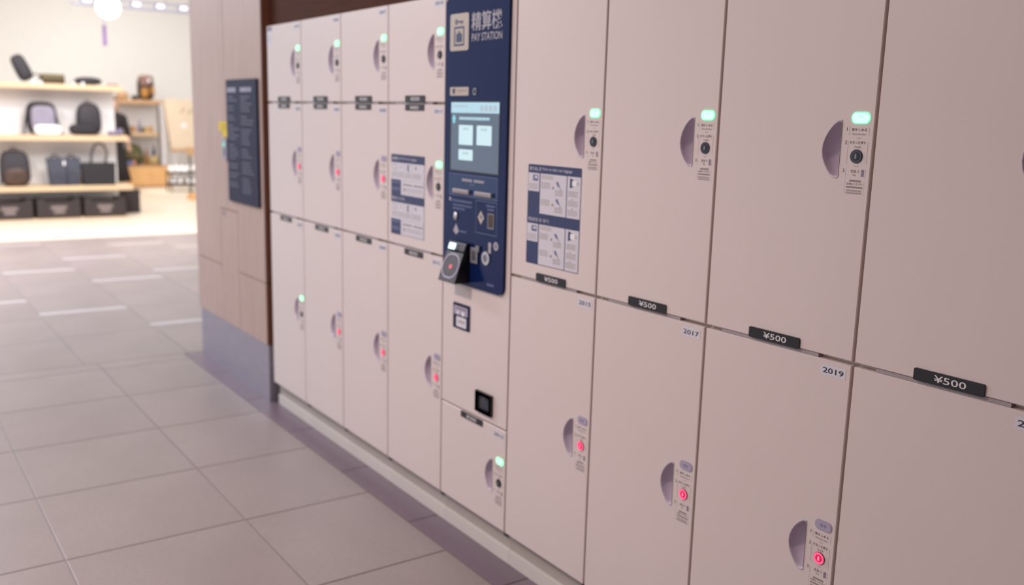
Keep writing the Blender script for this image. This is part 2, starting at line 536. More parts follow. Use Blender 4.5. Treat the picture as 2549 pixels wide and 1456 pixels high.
MB().box(-1.135, -.066, PY + 0.003, PY + 0.012, 0.0, .286, STEEL).build('kick_plate', pier)
MB().box(-.066, -.052, PY + 0.003, 0.60, 0.0, .286, STEEL).build('kick_plate', pier)
hd = MB().box(-.05, 3.62, 0.035, 0.60, 1.806, 2.7, WOODH)
tag(hd.build('wall_header'), 'dark brown wood fascia above the lockers', kind='structure')
we = MB().box(3.62, 4.75, PY, 0.60, 0.0, 2.7, WOOD)
tag(we.build('wall_right'), 'oak panelled wall past the last lockers', kind='structure')
wr = MB().box(4.75, 4.90, -4.2, 0.60, 0.0, 2.72, WOODD)  # unseen wall, added to block ambient light from the right
tag(wr.build('wall_blocker'), 'dark brown unseen wall added to shade the right lockers', kind='structure')
soffit_blocker = MB().box(1.9, 4.90, -4.2, 0.60, 2.72, 2.95, WOODD)  # unseen soffit, added to cut overhead ambient light on the right lockers
tag(soffit_blocker.build('ceiling'), 'brown unseen soffit added to shade the right half of the lockers', kind='structure')
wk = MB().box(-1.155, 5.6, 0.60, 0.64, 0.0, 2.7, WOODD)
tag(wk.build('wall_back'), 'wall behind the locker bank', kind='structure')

# ------------------------------------------------------------------ locker parts shared by every door
W = 0.40
ZB, ZT = 0.117, 1.8016
ZU, ZM = 1.4600, 0.9525
GAPH = 0.0045


def handle_outline():
    xr, vt, vb = -0.0385, 0.067, -0.042
    prof = [(0, .08), (.02, .2), (.06, .36), (.12, .53), (.2, .70), (.3, .86), (.42, .97), (.54, 1), (.66, .94), (.77, .80), (.87, .61), (.94, .44), (.98, .30), (1, .10)]
    pts = [(xr, vb + 0.004), (xr, 0.0), (xr, 0.035), (xr, vt - 0.006), (xr - 0.001, vt - 0.001)]
    for s, w in prof:
        pts.append((xr - 0.003 - 0.0385 * w, vt - s * (vt - vb)))
    pts.append((xr - 0.002, vb + 0.001))
    return pts


HO = handle_outline()
PIV = (-0.050, 0.012)
DEEP = (-0.047, 0.036)


def scale_outline(k):
    return [(PIV[0] + (u - PIV[0]) * k, PIV[1] + (v - PIV[1]) * k) for u, v in HO]


def cup_mesh():
    b = MB()
    n = len(HO)
    rings = [([(u, v) for u, v in scale_outline(1.07)], -0.0006), (scale_outline(1.03), -0.0016), (scale_outline(0.985), -0.0004)]
    N = 9
    for k in range(1, N + 1):
        t = k / N
        sc = 0.985 * (1 - t ** 1.5) if k < N else 0.02
        rings.append(([(DEEP[0] + (u - DEEP[0]) * sc, DEEP[1] + (v - DEEP[1]) * sc) for u, v in HO], 0.042 * (1 - (1 - t) ** 1.5)))
    v = [(u, y, w) for pts, y in rings for u, w in pts]
    f = []
    for i in range(len(rings) - 1):
        for k in range(n):
            j = (k + 1) % n
            f.append((i * n + k, i * n + j, (i + 1) * n + j, (i + 1) * n + k))
    f.append([(len(rings) - 1) * n + k for k in range(n)])
    b.add(v, f, CUP, True)
    return b.mesh('handle_cup')


def lamp_mesh(lit):
    b = MB()
    u0, u1, v0, v1 = -0.018, 0.024, 0.0625, 0.0855
    b.prism(rrect(u0, u1, v0, v1, 0.0110, 6), -0.0014, 0.0, LEDE if lit else LEDO)
    b.poly(rrect(u0 + .002, u1 - .002, v0 + .002, v1 - .002, 0.0093, 6), LEDG if lit else LEDO, -0.0018)
    b.text('空き', 0.003, 0.0745, 0.0075, LEDX if lit else LEDOX, -0.0021) if not lit else b.text('空き', 0.003, 0.0775, 0.0042, LEDX, -0.0021)
    return b.mesh('indicator_lamp')


def button_mesh(lit):
    b = MB()
    b.disc(0, 0, 0.0135, BTND, -0.002, 0.0)
    b.ring(0, 0, 0.0082, 0.0128, REDR if lit else BTNR, -0.0026)
    b.disc(0, 0, 0.0080, REDB if lit else BTND, -0.0034, -0.002)
    b.poly(rrect(-0.0022, 0.0022, -0.005, 0.005, 0.0021), REDC if lit else BTNG, -0.0038)
    return b.mesh('lock_button')


def print_mesh():
    b = MB()
    y = -0.0004
    b.text('1', -0.0265, 0.0520, 0.0070, INK, y)
    b.rect(-0.0212, -0.0208, 0.0405, 0.0565, INKG, y)
    b.rect(0.0230, 0.0234, 0.0405, 0.0565, INKG, y)
    b.text('扉をしめる', 0.001, 0.0515, 0.0062, INK, y, width=0.034)
    b.text('Close the door', 0.001, 0.0432, 0.0042, INKG, y, width=0.032)
    b.poly([(-0.004, 0.0372), (0.001, 0.0346), (0.006, 0.0372), (0.006, 0.0362), (0.001, 0.0335), (-0.004, 0.0362)][::-1], INKL, y)
    b.text('2', -0.0265, 0.0262, 0.0072, INK, y)
    b.text('ボタンを押す', 0.000, 0.0265, 0.0062, INK, y, width=0.037)
    b.text('Lock', 0.001, 0.0185, 0.0052, INKG, y)
    b.rect(-0.0216, -0.0212, -0.0150, 0.0290, INKG, y)
    b.rect(0.0228, 0.0232, -0.0150, 0.0290, INKG, y)
    b.poly([(-0.004, -0.0172), (0.001, -0.0198), (0.006, -0.0172), (0.006, -0.0182), (0.001, -0.0209), (-0.004, -0.0182)][::-1], INKL, y)
    b.text('3', -0.0268, -0.0285, 0.0070, INK, y)
    b.rect(-0.0214, -0.0210, -0.0410, -0.0250, INKG, y)
    b.rect(0.0226, 0.0230, -0.0410, -0.0250, INKG, y)
    b.text('支払う', -0.001, -0.0288, 0.0060, INK, y, width=0.0195)
    b.text('Pay', -0.001, -0.0366, 0.0050, INKG, y)
    b.rect(0.0135, 0.0195, -0.0385, -0.0250, CARDI, y)
    b.rect(-0.0115, 0.0145, -0.0495, -0.0458, INKG, y)
    b.text('お待ちください', 0.001, -0.0535, 0.0046, INK, y, width=0.036)
    rr = random.Random(3)
    for v, m in ((-0.0600, INKG), (-0.0668, INKL), (-0.0715, INKL)):
        u = -0.0175
        while u < 0.017:
            w = rr.uniform(0.0018, 0.0045)
            b.rect(u, min(u + w, 0.019), v - 0.0017, v + 0.0017, m, y)
            u += w + 0.0009
    b.rect(-0.0216, -0.0213, -0.0760, -0.0460, INKL, y)
    b.rect(0.0220, 0.0223, -0.0760, -0.0460, INKL, y)
    return b.mesh('instruction_print')


CUP_ME = cup_mesh()
LAMP = {True: lamp_mesh(True), False: lamp_mesh(False)}
BTN = {False: button_mesh(False), True: button_mesh(True)}
PRINT = print_mesh()
_door_me = {}


def door_mesh(w0, w1, z0, z1, hole=True):
    """front panel with the handle opening; local origin on the seam at button height"""
    k = (round(w0, 4), round(w1, 4), round(z0, 4), round(z1, 4), hole)
    if k in _door_me:
        return _door_me[k]
    bm = bmesh.new()
    c, th = 0.0016, 0.018
    def loop(pts, y):
        vs = [bm.verts.new((a, y, b)) for a, b in pts]
        return vs, [bm.edges.new((vs[i], vs[(i + 1) % len(vs)])) for i in range(len(vs))]
    fr, fe = loop([(w0 + c, z0 + c), (w1 - c, z0 + c), (w1 - c, z1 - c), (w0 + c, z1 - c)], 0.0)
    if hole:
        hv, he = loop(HOLE, 0.0)
        bmesh.ops.triangle_fill(bm, use_beauty=True, use_dissolve=False, edges=fe + he, normal=(0, -1, 0))
    else:
        bm.faces.new(fr)
    md, _ = loop([(w0, z0), (w1, z0), (w1, z1), (w0, z1)], c)
    bk, _ = loop([(w0, z0), (w1, z0), (w1, z1), (w0, z1)], th)
    for a, b in ((fr, md), (md, bk)):
        for i in range(4):
            j = (i + 1) % 4
            bm.faces.new((a[i], a[j], b[j], b[i]))
    bmesh.ops.recalc_face_normals(bm, faces=bm.faces[:])
    me = bpy.data.meshes.new('door')
    bm.to_mesh(me)
    bm.free()
    me.materials.append(DOORW)
    _door_me[k] = me
    return me


HOLE = scale_outline(1.02)
_num, _price = {}, {}


def price_mesh(txt, above):
    k = (txt, above)
    if k not in _price:
        b = MB()
        if above:
            b.prism(rrect(-0.0685, 0.0685, -0.002, 0.0215, 0.0035), -0.0035, 0.0, PRICE)
            b.text(txt, 0.004, 0.0102, 0.0135, PRICEW, -0.0039, width=0.062, bold=0.008)
        else:
            b.prism(rrect(-0.066, 0.066, -0.0205, 0.0, 0.002), -0.0025, 0.0, PRICE)
            b.text(txt, 0.0, -0.0102, 0.0128, PRICEW, -0.0029, width=0.060, bold=0.008)
        _price[k] = b.mesh('price_plate')
    return _price[k]


def door(cab, R, zb, z0, z1, number, price, where, lit, label, poster=None):
    """R: seam on the right; zb: height of the lock button"""
    loc = (R - 0.036, 0.0, zb)
    d = link('door', door_mesh(-W + 0.036 + 0.003, 0.036 - 0.003, z0 - zb, z1 - zb), cab, loc)
    d['label'] = label
    link('handle_cup', CUP_ME, d)['label'] = 'half-moon lavender grey recessed door pull'
    o = link('indicator_lamp', LAMP[lit == 'green'], d)
    o['label'] = 'glowing green vacancy lamp' if lit == 'green' else 'unlit lavender vacancy lamp'
    o = link('lock_button', BTN[lit == 'red'], d)
    o['label'] = 'round lock button glowing red' if lit == 'red' else 'round black lock button'
    link('instruction_print', PRINT, d)
    b = MB()
    top = z1 - zb
    b.rect(-0.038, 0.022, top - 0.0325, top - 0.0095, LABELW, -0.0004)
    b.text(str(number), -0.008, top - 0.0215, 0.0118, LABELI, -0.0007, width=0.050, bold=0.012)
    b.build('number_label', d)
    if where == 'above':      # on the bottom edge of this door
        link('price_plate', price_mesh(price, True), d, (-0.163, 0, z0 - zb))
    elif where == 'below':    # on the top edge of this door
        link('price_plate', price_mesh(price, False), d, (-0.163 - 0.003, 0, z1 - zb))
    return d


def rail(cab, x0, z):
    MB().box(x0 + 0.050, x0 + W - 0.085, 0.003, 0.018, z - 0.0042, z + 0.0034, RAIL).build('door_rail', cab)


def body(splits):
    b = MB()
    b.box(0.0005, W - 0.0005, 0.060, 0.58, ZB, ZT, BODYW)
    b.box(0.0005, 0.018, 0.0185, 0.060, ZB, ZT, BODYW)
    b.box(W - 0.018, W - 0.0005, 0.0185, 0.060, ZB, ZT, BODYW)
    for z in [ZB + 0.009] + list(splits) + [ZT - 0.009]:
        b.box(0.018, W - 0.018, 0.0185, 0.060, z - 0.009, z + 0.009, BODYW)
    return b


def cabinet(k, label, splits):
    x0 = k * W
    c = thing('locker_cabinet', label, 'locker', (x0, 0, 0), group='coin locker columns')
    body(splits).build('cabinet_body', c)
    b = MB()
    b.box(0.0005, W - 0.0005, 0.030, 0.56, 0.05, ZB, BASEG)
    b.build('base_frame', c)
    b = MB()
    b.box(0.0, W, 0.022, 0.56, 0.0, 0.05, PLINTH, bev=0.002)
    b.build('plinth', c)
    b = MB()
    b.prism([(W - 0.030, 0.092), (W - 0.012, 0.092), (W - 0.012, 0.110), (W - 0.030, 0.110)], 0.020, 0.031, BLACKP)
    b.build('leveling_foot', c)
    return c


def bars(b, u0, u1, v, h, m, y, rr, n=(0.004, 0.010), gap=0.002):
    u = u0
    while u < u1 - 0.001:
        w = rr.uniform(*n)
        b.rect(u, min(u + w, u1), v - h / 2, v + h / 2, m, y)
        u += w + gap


def poster_right(parent, ox, oz):
    """how-to poster in world wall coordinates, ox/oz = parent's world position"""
    b = MB()
    rr = random.Random(11)
    y = -0.0005
    U0, U1, V0, V1 = 2.0765, 2.3215, 1.002, 1.290
    b.poly(rrect(U0, U1, V0, V1, 0.004), NAVY, y)
    for top, bot, t1, t2, wd1, wd2 in ((1.290, 1.1495, '取り出し方', 'How to take out luggage', 0.055, 0.135), (1.1445, 1.002, '取出方法', '짐 찾기', 0.045, 0.045)):
        y2 = y - 0.0003
        b.text(t1, U0 + 0.008, top - 0.012, 0.0105, PAPER, y2, 'L', width=wd1, bold=0.01)
        b.text(t2, U0 + 0.014 + wd1, top - 0.012, 0.0100, PAPER, y2, 'L', width=wd2)
        t = top - 0.0245
        # left, middle, right cells
        b.rect(U0 + 0.002, U0 + 0.055, t - 0.052, t, PAPER, y2)
        b.rect(U0 + 0.060, U0 + 0.181, bot + 0.002, t, PAPER, y2)
        b.rect(U0 + 0.1845, U1 - 0.002, bot + 0.002, t, PAPER, y2)
        y3 = y - 0.0006
        # screen pictogram and lines
        b.rect(U0 + 0.024, U0 + 0.049, t - 0.022, t - 0.005, NAVYL, y3)
        b.rect(U0 + 0.033, U0 + 0.046, t - 0.015, t - 0.008, PAPER, y3 - 0.0003)
        for i in range(3):
            bars(b, U0 + 0.007, U0 + 0.048, t - 0.032 - i * 0.006, 0.003, INKL, y3, rr)
        for i in range(2):
            bars(b, U0 + 0.065, U0 + 0.120, t - 0.006 - i * 0.006, 0.0028, INKL, y3, rr)
        for blk in (0.026, 0.074):
            for i in range(3):
                bars(b, U0 + 0.065, U0 + 0.106, t - blk - i * 0.0062, 0.0032, INKL, y3, rr)
                bars(b, U0 + 0.130, U0 + 0.166, t - blk - 0.018 - i * 0.0055, 0.003, INKL, y3, rr)
            b.disc(U0 + 0.1205, t - blk - 0.011, 0.0042, INKG, y3, seg=12)
            # hand holding a card
            b.poly([(U0 + 0.133, t - blk + 0.006), (U0 + 0.142, t - blk + 0.008), (U0 + 0.150, t - blk - 0.004), (U0 + 0.147, t - blk - 0.008), (U0 + 0.138, t - blk - 0.002)][::-1], NAVYL, y3)
            b.poly([(U0 + 0.148, t - blk - 0.004), (U0 + 0.150, t - blk - 0.003), (U0 + 0.158, t - blk - 0.015), (U0 + 0.156, t - blk - 0.016)][::-1], INKG, y3)
        # door pictogram
        c = U0 + 0.196
        b.poly([(c, t - 0.004), (c + 0.020, t - 0.010), (c + 0.020, t - 0.026), (c, t - 0.032)][::-1], NAVY, y3)
        b.poly(rrect(c + 0.010, c + 0.030, t - 0.026, t - 0.010, 0.004), FWHITE, y3 - 0.0003)
        b.ring(c + 0.036, t - 0.018, 0.0025, 0.0035, INKG, y3, 12)
        for base in (0.042, 0.068, 0.094):
            if t - base - 0.02 < bot:
                n = 2
            else:
                n = 3
            for i in range(n):
                bars(b, c - 0.006, c + 0.036, t - base - i * 0.0055, 0.003, INKL, y3, rr)
        b.disc(c + 0.012, t - 0.0625, 0.0022, INKG, y3, seg=8)
        b.disc(c + 0.012, t - 0.0885, 0.0022, INKG, y3, seg=8)
    o = b.build('instruction_poster', parent, (-ox, 0, -oz))
    o['label'] = 'navy and white how-to poster with pictograms'


def poster_left(parent, ox, oz):
    b = MB()
    rr = random.Random(12)
    y = -0.0005
    U0, U1, V0, V1 = 1.227, 1.4705, 0.9915, 1.280
    b.rect(U0, U1, V0, V1, NAVYL, y)
    b.rect(U0 + 0.0015, U1 - 0.0015, V0 + 0.0015, V1 - 0.0015, PAPER, y - 0.0003)
    y2, y3 = y - 0.0006, y - 0.0009
    for top, bot, t1, t2, w1, w2 in ((1.280, 1.1375, 'お荷物預け方', 'How to store luggage', 0.058, 0.115), (1.1375, 0.9915, '寄存方法', '보관 방법', 0.042, 0.045)):
        b.rect(U0, U1, top - 0.029, top, NAVY, y2)
        b.text(t1, U0 + 0.006, top - 0.0145, 0.0115, PAPER, y3, 'L', width=w1, bold=0.01)
        b.text(t2, U0 + 0.014 + w1, top - 0.0145, 0.0105, PAPER, y3, 'L', width=w2)
        t = top - 0.029
        b.rect(U0, U0 + 0.074, bot, t - 0.061, NAVY, y2)
        bars(b, U0 + 0.008, U0 + 0.066, t - 0.070, 0.008, NAVYL, y3, rr, (0.006, 0.012))
        bars(b, U0 + 0.008, U0 + 0.066, t - 0.094, 0.012, NAVYL, y3, rr, (0.006, 0.012))
        for u in (0.049, 0.100, 0.152):
            b.rect(U0 + u, U0 + u + 0.0012, t - 0.058, t - 0.002, INKL, y2)
        b.ring(U0 + 0.026, t - 0.016, 0.008, 0.0105, INKG, y2, 14)
        b.disc(U0 + 0.026, t - 0.016, 0.006, FWHITE, y2, seg=12)
        b.rect(U0 + 0.074, U0 + 0.078, t - 0.020, t - 0.008, INKL, y2)
        b.poly([(U0 + 0.122, t - 0.004), (U0 + 0.136, t - 0.008), (U0 + 0.130, t - 0.012), (U0 + 0.130, t - 0.024), (U0 + 0.136, t - 0.028), (U0 + 0.122, t - 0.028)][::-1], NAVY, y2)
        b.disc(U0 + 0.182, t - 0.014, 0.006, INKG, y2, seg=10)
        for u0_, u1_ in ((0.008, 0.044), (0.055, 0.095), (0.106, 0.145), (0.158, 0.220)):
            for i in range(3):
                bars(b, U0 + u0_, U0 + u1_, t - 0.036 - i * 0.0065, 0.003, INKL, y2, rr)
        b.frame(U0 + 0.090, U1 - 0.004, bot + 0.006, t - 0.060, 0.001, INKL, y2)
        bars(b, U0 + 0.093, U0 + 0.155, t - 0.076, 0.0055, INKG, y2, rr)
        bars(b, U0 + 0.166, U0 + 0.234, t - 0.076, 0.0055, INKG, y2, rr)
        b.disc(U0 + 0.101, t - 0.094, 0.006, INKG, y2, seg=10)
        for i in range(2):
            bars(b, U0 + 0.114, U0 + 0.230, t - 0.090 - i * 0.008, 0.003, INKL, y2, rr)
    o = b.build('instruction_poster', parent, (-ox, 0, -oz))
    o['label'] = 'white and navy how-to poster in small cells'


# ------------------------------------------------------------------ lockers left of the pay station
LEFT = ['white three-door locker column at the far end against the wooden pier',
        'white three-door locker column, second from the wooden pier',
        'white three-door locker column, third from the wooden pier',
        'white three-door locker column with poster, directly left of blue pay station']
num = 2001
mid_state = ['red', 'red', 'red', 'green']
low_state = ['green', 'red', 'red', 'red']
zU0, zU1 = ZU - GAPH, ZU + GAPH
zM0, zM1 = ZM - GAPH, ZM + GAPH
for k in range(4):
    c = cabinet(k, LEFT[k], (ZU, ZM))
    R = W
    d = door(c, R, 1.616, zU1, ZT, num, '¥300', 'above', 'green', 'small top door numbered %d with green lamp' % num)
    if k == 0:
        b = MB()
        oy = 1.616
        b.rect(-0.352, -0.300, 1.778 - oy, 1.797 - oy, CARDI, -0.0005)
        b.rect(-0.352, -0.305, 1.712 - oy, 1.774 - oy, LABELW, -0.0005)
        b.rect(-0.334, -0.327, 1.728 - oy, 1.760 - oy, NAVYL, -0.0009)
        b.build('sticker', d)['label'] = 'small white sticker in the top corner'
    d = door(c, R, 1.185, zM1, zU0, num + 1, '¥400', 'below', mid_state[k], 'middle door numbered %d with %s' % (num + 1, 'red lit lock button' if mid_state[k] == 'red' else 'green lamp and poster'))
    if k == 3:
        poster_left(d, k * W + R - 0.036, 1.185)
    door(c, R, 0.5225, ZB, zM0, num + 2, '¥500', 'below', low_state[k], 'tall lower door numbered %d with %s' % (num + 2, 'red lit lock button' if low_state[k] == 'red' else 'green lamp'))
    rail(c, 0, ZU)
    rail(c, 0, ZM)
    num += 3
# ------------------------------------------------------------------ lockers right of the pay station
RIGHT = ['cream two-door locker column with navy poster, directly right of blue pay station',
         'cream two-door locker column with doors 2016 and 2017',
         'cream two-door locker column with doors 2018 and 2019, in sharp focus',
         'cream two-door locker column at the right edge of the picture']
num = 2014
for i in range(4):
    k = 5 + i
    c = cabinet(k, RIGHT[i], (ZM,))
    d = door(c, W, 1.3628, zM1, ZT, num, '¥500', 'above', 'green', 'tall upper door numbered %d with green lamp' % num)
    if i == 0:
        poster_right(d, k * W + W - 0.036, 1.3628)
    door(c, W, 0.521, ZB, zM0, num + 1, '', '', 'red', 'tall lower door numbered %d with red lit lock button' % (num + 1))
    rail(c, 0, ZM)
    num += 2

# ------------------------------------------------------------------ pay station
PX = 4 * W
ps = thing('pay_station', 'dark blue locker pay station with touch screen and card reader', 'payment machine', (PX, 0, 0))
ZS = 0.4535
body((ZS,)).build('cabinet_body', ps)
MB().box(0.0005, W - 0.0005, 0.030, 0.56, 0.05, ZB, BASEG).build('base_frame', ps)
MB().box(0.0, W, 0.022, 0.56, 0.0, 0.05, PLINTH, bev=0.002).build('plinth', ps)
MB().prism([(W - 0.030, 0.092), (W - 0.012, 0.092), (W - 0.012, 0.110), (W - 0.030, 0.110)], 0.020, 0.031, BLACKP).build('leveling_foot', ps)
ZS = 0.4535
serv = MB().box(0.003, W - 0.003, 0.0, 0.018, ZS + 0.003, ZT, DOORW, bev=0.0015).build('service_door', ps)
serv['label'] = 'plain cream service door behind the blue panel'
d = door(ps, W, 0.271, ZB, ZS - 0.003, 2013, '¥300', 'below', 'green', 'small bottom door numbered 2013 with green lamp')
# blue face, all coordinates local to PX
P0, P1, PZ0, PZ1 = 0.016, 0.374, 0.880, 1.790
PYF = -0.010
panel = MB()
panel.prism(rrect(P0, P1, PZ0, PZ1, 0.028, 6), PYF, 0.0, PBLUE)
panel = panel.build('blue_panel', ps)
panel['label'] = 'glossy dark blue face panel with rounded corners'
y = PYF - 0.0004
b = MB()
b.text('精算機', 0.2545, 1.7060, 0.0560, PTEXT, y, width=0.168, bold=0.012)
b.text('PAY STATION', 0.2560, 1.6590, 0.0235, PTEXT, y, width=0.166, bold=0.010)
b.build('lettering', panel)['label'] = 'pale lettering reading PAY STATION'
b = MB()
b.prism(rrect(0.047, 0.157, 1.6225, 1.7355, 0.008), PYF - 0.002, PYF, PCREAM)
yy = PYF - 0.0024
# key above a suitcase in a locker
b.ring(0.084, 1.7105, 0.0035, 0.0085, NAVY, yy, 16)
b.rect(0.091, 0.124, 1.7080, 1.7130, NAVY, yy)
b.rect(0.110, 0.114, 1.7025, 1.7080, NAVY, yy)
b.rect(0.118, 0.122, 1.7025, 1.7080, NAVY, yy)
b.frame(0.071, 0.131, 1.6370, 1.6960, 0.006, NAVY, yy)
b.poly(rrect(0.084, 0.118, 1.6485, 1.6745, 0.003), NAVY, yy)
b.frame(0.094, 0.108, 1.6735, 1.6815, 0.0028, NAVY, yy)
b.build('pictogram_plate', panel)['label'] = 'cream plate with key and suitcase locker pictogram'
b = MB()
b.prism(rrect(0.050, 0.161, 1.484, 1.5105, 0.003), PYF - 0.0015, PYF, PCREAM)
b.poly([(0.066, 1.506), (0.081, 1.506), (0.081, 1.495), (0.0735, 1.488), (0.066, 1.495)][::-1], NAVY, PYF - 0.002)
bars(b, 0.092, 0.150, 1.500, 0.006, INKL, PYF - 0.002, random.Random(2))
b.build('security_label', panel)
b = MB()
b.disc(0.198, 1.496, 0.0105, CHROME, PYF - 0.003, PYF, 20)
b.disc(0.198, 1.496, 0.0082, BLACKP, PYF - 0.0034, PYF - 0.003, 20)
b.build('camera_hole', panel)['label'] = 'small round black hole with a metal rim'
# screen
b = MB()
S0, S1, SZ0, SZ1 = 0.059, 0.335, 1.2495, 1.4635
b.frame(S0 - 0.007, S1 + 0.004, SZ0 - 0.004, SZ1 + 0.004, 0.010, BLACKP, PYF - 0.0006)
b.rect(S0, S1, SZ0, SZ1, SCRB, PYF - 0.0010)
ys_ = PYF - 0.0014
b.rect(S0, S1, SZ1 - 0.033, SZ1, SCRH, ys_)
rr = random.Random(5)
bars(b, S0 + 0.012, S0 + 0.10, SZ1 - 0.012, 0.007, SCRT, ys_ - 0.0003, rr)
for q in range(4):
    b.rect(S0 + 0.172 + q * 0.024, S0 + 0.190 + q * 0.024, SZ1 - 0.027, SZ1 - 0.010, SCRT, ys_ - 0.0003)
b.poly([(S0 + 0.017, SZ1 - 0.038), (S0 + 0.028, SZ1 - 0.048), (S0 + 0.022, SZ1 - 0.066), (S0 + 0.012, SZ1 - 0.066), (S0 + 0.008, SZ1 - 0.048)], SCRC, ys_)
bars(b, S0 + 0.050, S0 + 0.225, SZ1 - 0.050, 0.009, SCRH, ys_, rr, (0.006, 0.012))
for (u0, u1, v0, v1) in ((0.107, 0.190, 1.331, 1.393), (0.212, 0.296, 1.333, 1.393), (0.107, 0.191, 1.283, 1.317)):
    b.poly(rrect(u0, u1, v0, v1, 0.003), SCRW, ys_)
    bars(b, u0 + 0.024, u1 - 0.024, v1 - 0.012, 0.006, SCRT, ys_ - 0.0003, rr)
b.build('touch_screen', panel)['label'] = 'lit grey-blue touch screen with three pale buttons'
# bill and receipt slots
b = MB()
b.rect(0.050, 0.335, 1.168, 1.2385, PBLUEL, y)
b.frame(0.050, 0.335, 1.168, 1.2385, 0.0022, PLINE, y - 0.0003)
b.frame(0.215, 0.334, 1.060, 1.163, 0.0022, PLINE, y - 0.0003)
bars(b, 0.130, 0.190, 1.2205, 0.008, PTEXT, y - 0.0003, rr, (0.008, 0.012))
bars(b, 0.200, 0.258, 1.2205, 0.008, PTEXT, y - 0.0003, rr, (0.008, 0.012))
bars(b, 0.178, 0.205, 1.2085, 0.005, PLINE, y - 0.0003, rr)
b.rect(0.053, 0.063, 1.148, 1.160, PTEXT, y)
bars(b, 0.070, 0.190, 1.151, 0.007, PLINE, y, rr)
bars(b, 0.075, 0.190, 1.137, 0.006, PLINE, y, rr)
bars(b, 0.075, 0.150, 1.126, 0.006, PLINE, y, rr)
bars(b, 0.272, 0.322, 1.150, 0.006, PLINE, y, rr)
bars(b, 0.280, 0.318, 1.139, 0.006, PLINE, y, rr)
bars(b, 0.120, 0.160, 1.054, 0.006, PLINE, y, rr)
bars(b, 0.285, 0.325, 0.905, 0.008, PLINE, y, rr)
b.poly([(0.244, 1.088), (0.262, 1.110), (0.244, 1.132), (0.226, 1.110)], PCREAM, y)
b.poly([(0.244, 1.104), (0.252, 1.112), (0.244, 1.120), (0.238, 1.112)], NAVYL, y - 0.0003)
b.poly([(0.097, 1.040), (0.115, 1.052), (0.097, 1.077), (0.080, 1.052)], PTEXT, y)
b.build('panel_print', panel)['kind'] = 'stuff'
for u0, u1 in ((0.086, 0.181), (0.217, 0.309)):
    b = MB()
    b.box(u0, u1, PYF - 0.010, PYF, 1.1765, 1.1905, PTEXT, bev=0.002)
    b.box(u0 + 0.006, u1 - 0.006, PYF - 0.0105, PYF, 1.1785, 1.1840, INKG)
    b.build('bill_slot', panel)
b = MB()
b.frame(0.282, 0.318, 1.080, 1.128, 0.004, RGREY, PYF - 0.001)
b.rect(0.286, 0.314, 1.084, 1.124, FBROWN, PYF - 0.0008)
b.build('receipt_slot', panel)
b = MB()
b.blob((0.097, PYF - 0.002, 1.101), (0.011, 0.006, 0.014), CHROME, e=2)
b.build('key_lock', panel)
b = MB()
b.ring(0.279, 0.986, 0.012, 0.021, CHROME, PYF - 0.004, 24)
b.ring(0.279, 0.986, 0.021, 0.023, RGREY, PYF - 0.002, 24)
b.disc(0.279, 0.986, 0.0125, RGREY, PYF - 0.002, PYF, 20)
b.build('coin_slot', panel)['label'] = 'round chrome coin slot'
b = MB()
b.disc(0.331, 1.030, 0.0135, PTEXT, y, seg=18)
b.disc(0.331, 1.030, 0.006, NAVYL, y - 0.0003, seg=12)
b.disc(0.297, 1.030, 0.009, PTEXT, y, seg=14)
b.poly([(0.291, 1.028), (0.303, 1.028), (0.305, 1.004), (0.289, 1.004)][::-1], PTEXT, y - 0.0002)
b.build('coin_marks', panel)
b = MB()
b.frame(0.196, 0.236, 0.962, 1.012, 0.009, RGREY, PYF - 0.006)
b.box(0.196, 0.236, PYF - 0.0055, PYF, 0.962, 1.012, CHAR)
b.box(0.226, 0.246, PYF - 0.008, PYF, 1.000, 1.020, RGREY, bev=0.003)
b.build('lever_plate', panel)['label'] = 'grey coin return lever plate'
# card reader: a wedge that is deeper at the bottom
rd = MB()
x0, x1, zt, zl = 0.082, 0.184, 1.020, 0.893
dt, dl = 0.014, 0.058
v = []
for x in (x0, x1):
    v += [(x, PYF, zl), (x, PYF - dl, zl), (x, PYF - dl * 0.93, zl + 0.012), (x, PYF - dt, zt), (x, PYF, zt)]
sidef = [(0, 1, 2, 3, 4), (9, 8, 7, 6, 5)]
rd.add(v, sidef, BLACKP)
rd.add(v, [(1, 6, 7, 2), (2, 7, 8, 3)], CHAR)
rd.add(v, [(3, 8, 9, 4), (0, 5, 6, 1)], BLACKP)
reader = rd.build('card_reader', ps)
reader['label'] = 'black wedge-shaped contactless card reader'
a0, a1 = Vector((0, PYF - dl * 0.93, zl + 0.012)), Vector((0, PYF - dt, zt))
tilt = math.atan2(a1.y - a0.y, a1.z - a0.z)
face_rot = (-tilt, 0, 0)
fl = (a1 - a0).length
mid = (x0 + x1) / 2
b = MB()
b.frame(-0.051, 0.051, fl - 0.034, fl - 0.003, 0.030, RGREY, -0.0004)
b.build('reader_trim', reader, (mid, a0.y, a0.z), face_rot)
b = MB()
b.poly(rrect(-0.046, -0.006, fl - 0.026, fl - 0.006, 0.002), RDISP, -0.0010)
b.build('reader_display', reader, (mid, a0.y, a0.z), face_rot)['label'] = 'glowing white-blue reader display'
b = MB()
b.poly(rrect(0.0, 0.012, fl - 0.026, fl - 0.008, 0.002), CHAR, -0.0010)
b.poly(rrect(0.018, 0.030, fl - 0.026, fl - 0.008, 0.002), CHAR, -0.0010)
b.poly(rrect(0.034, 0.046, fl - 0.026, fl - 0.008, 0.002), CHAR, -0.0010)
b.build('reader_keys', reader, (mid, a0.y, a0.z), face_rot)
b = MB()
pts_o = rrect(-0.049, 0.049, 0.000, fl - 0.038, 0.040, 8)
pts_i = rrect(-0.043, 0.043, 0.006, fl - 0.044, 0.035, 8)
n = len(pts_o)
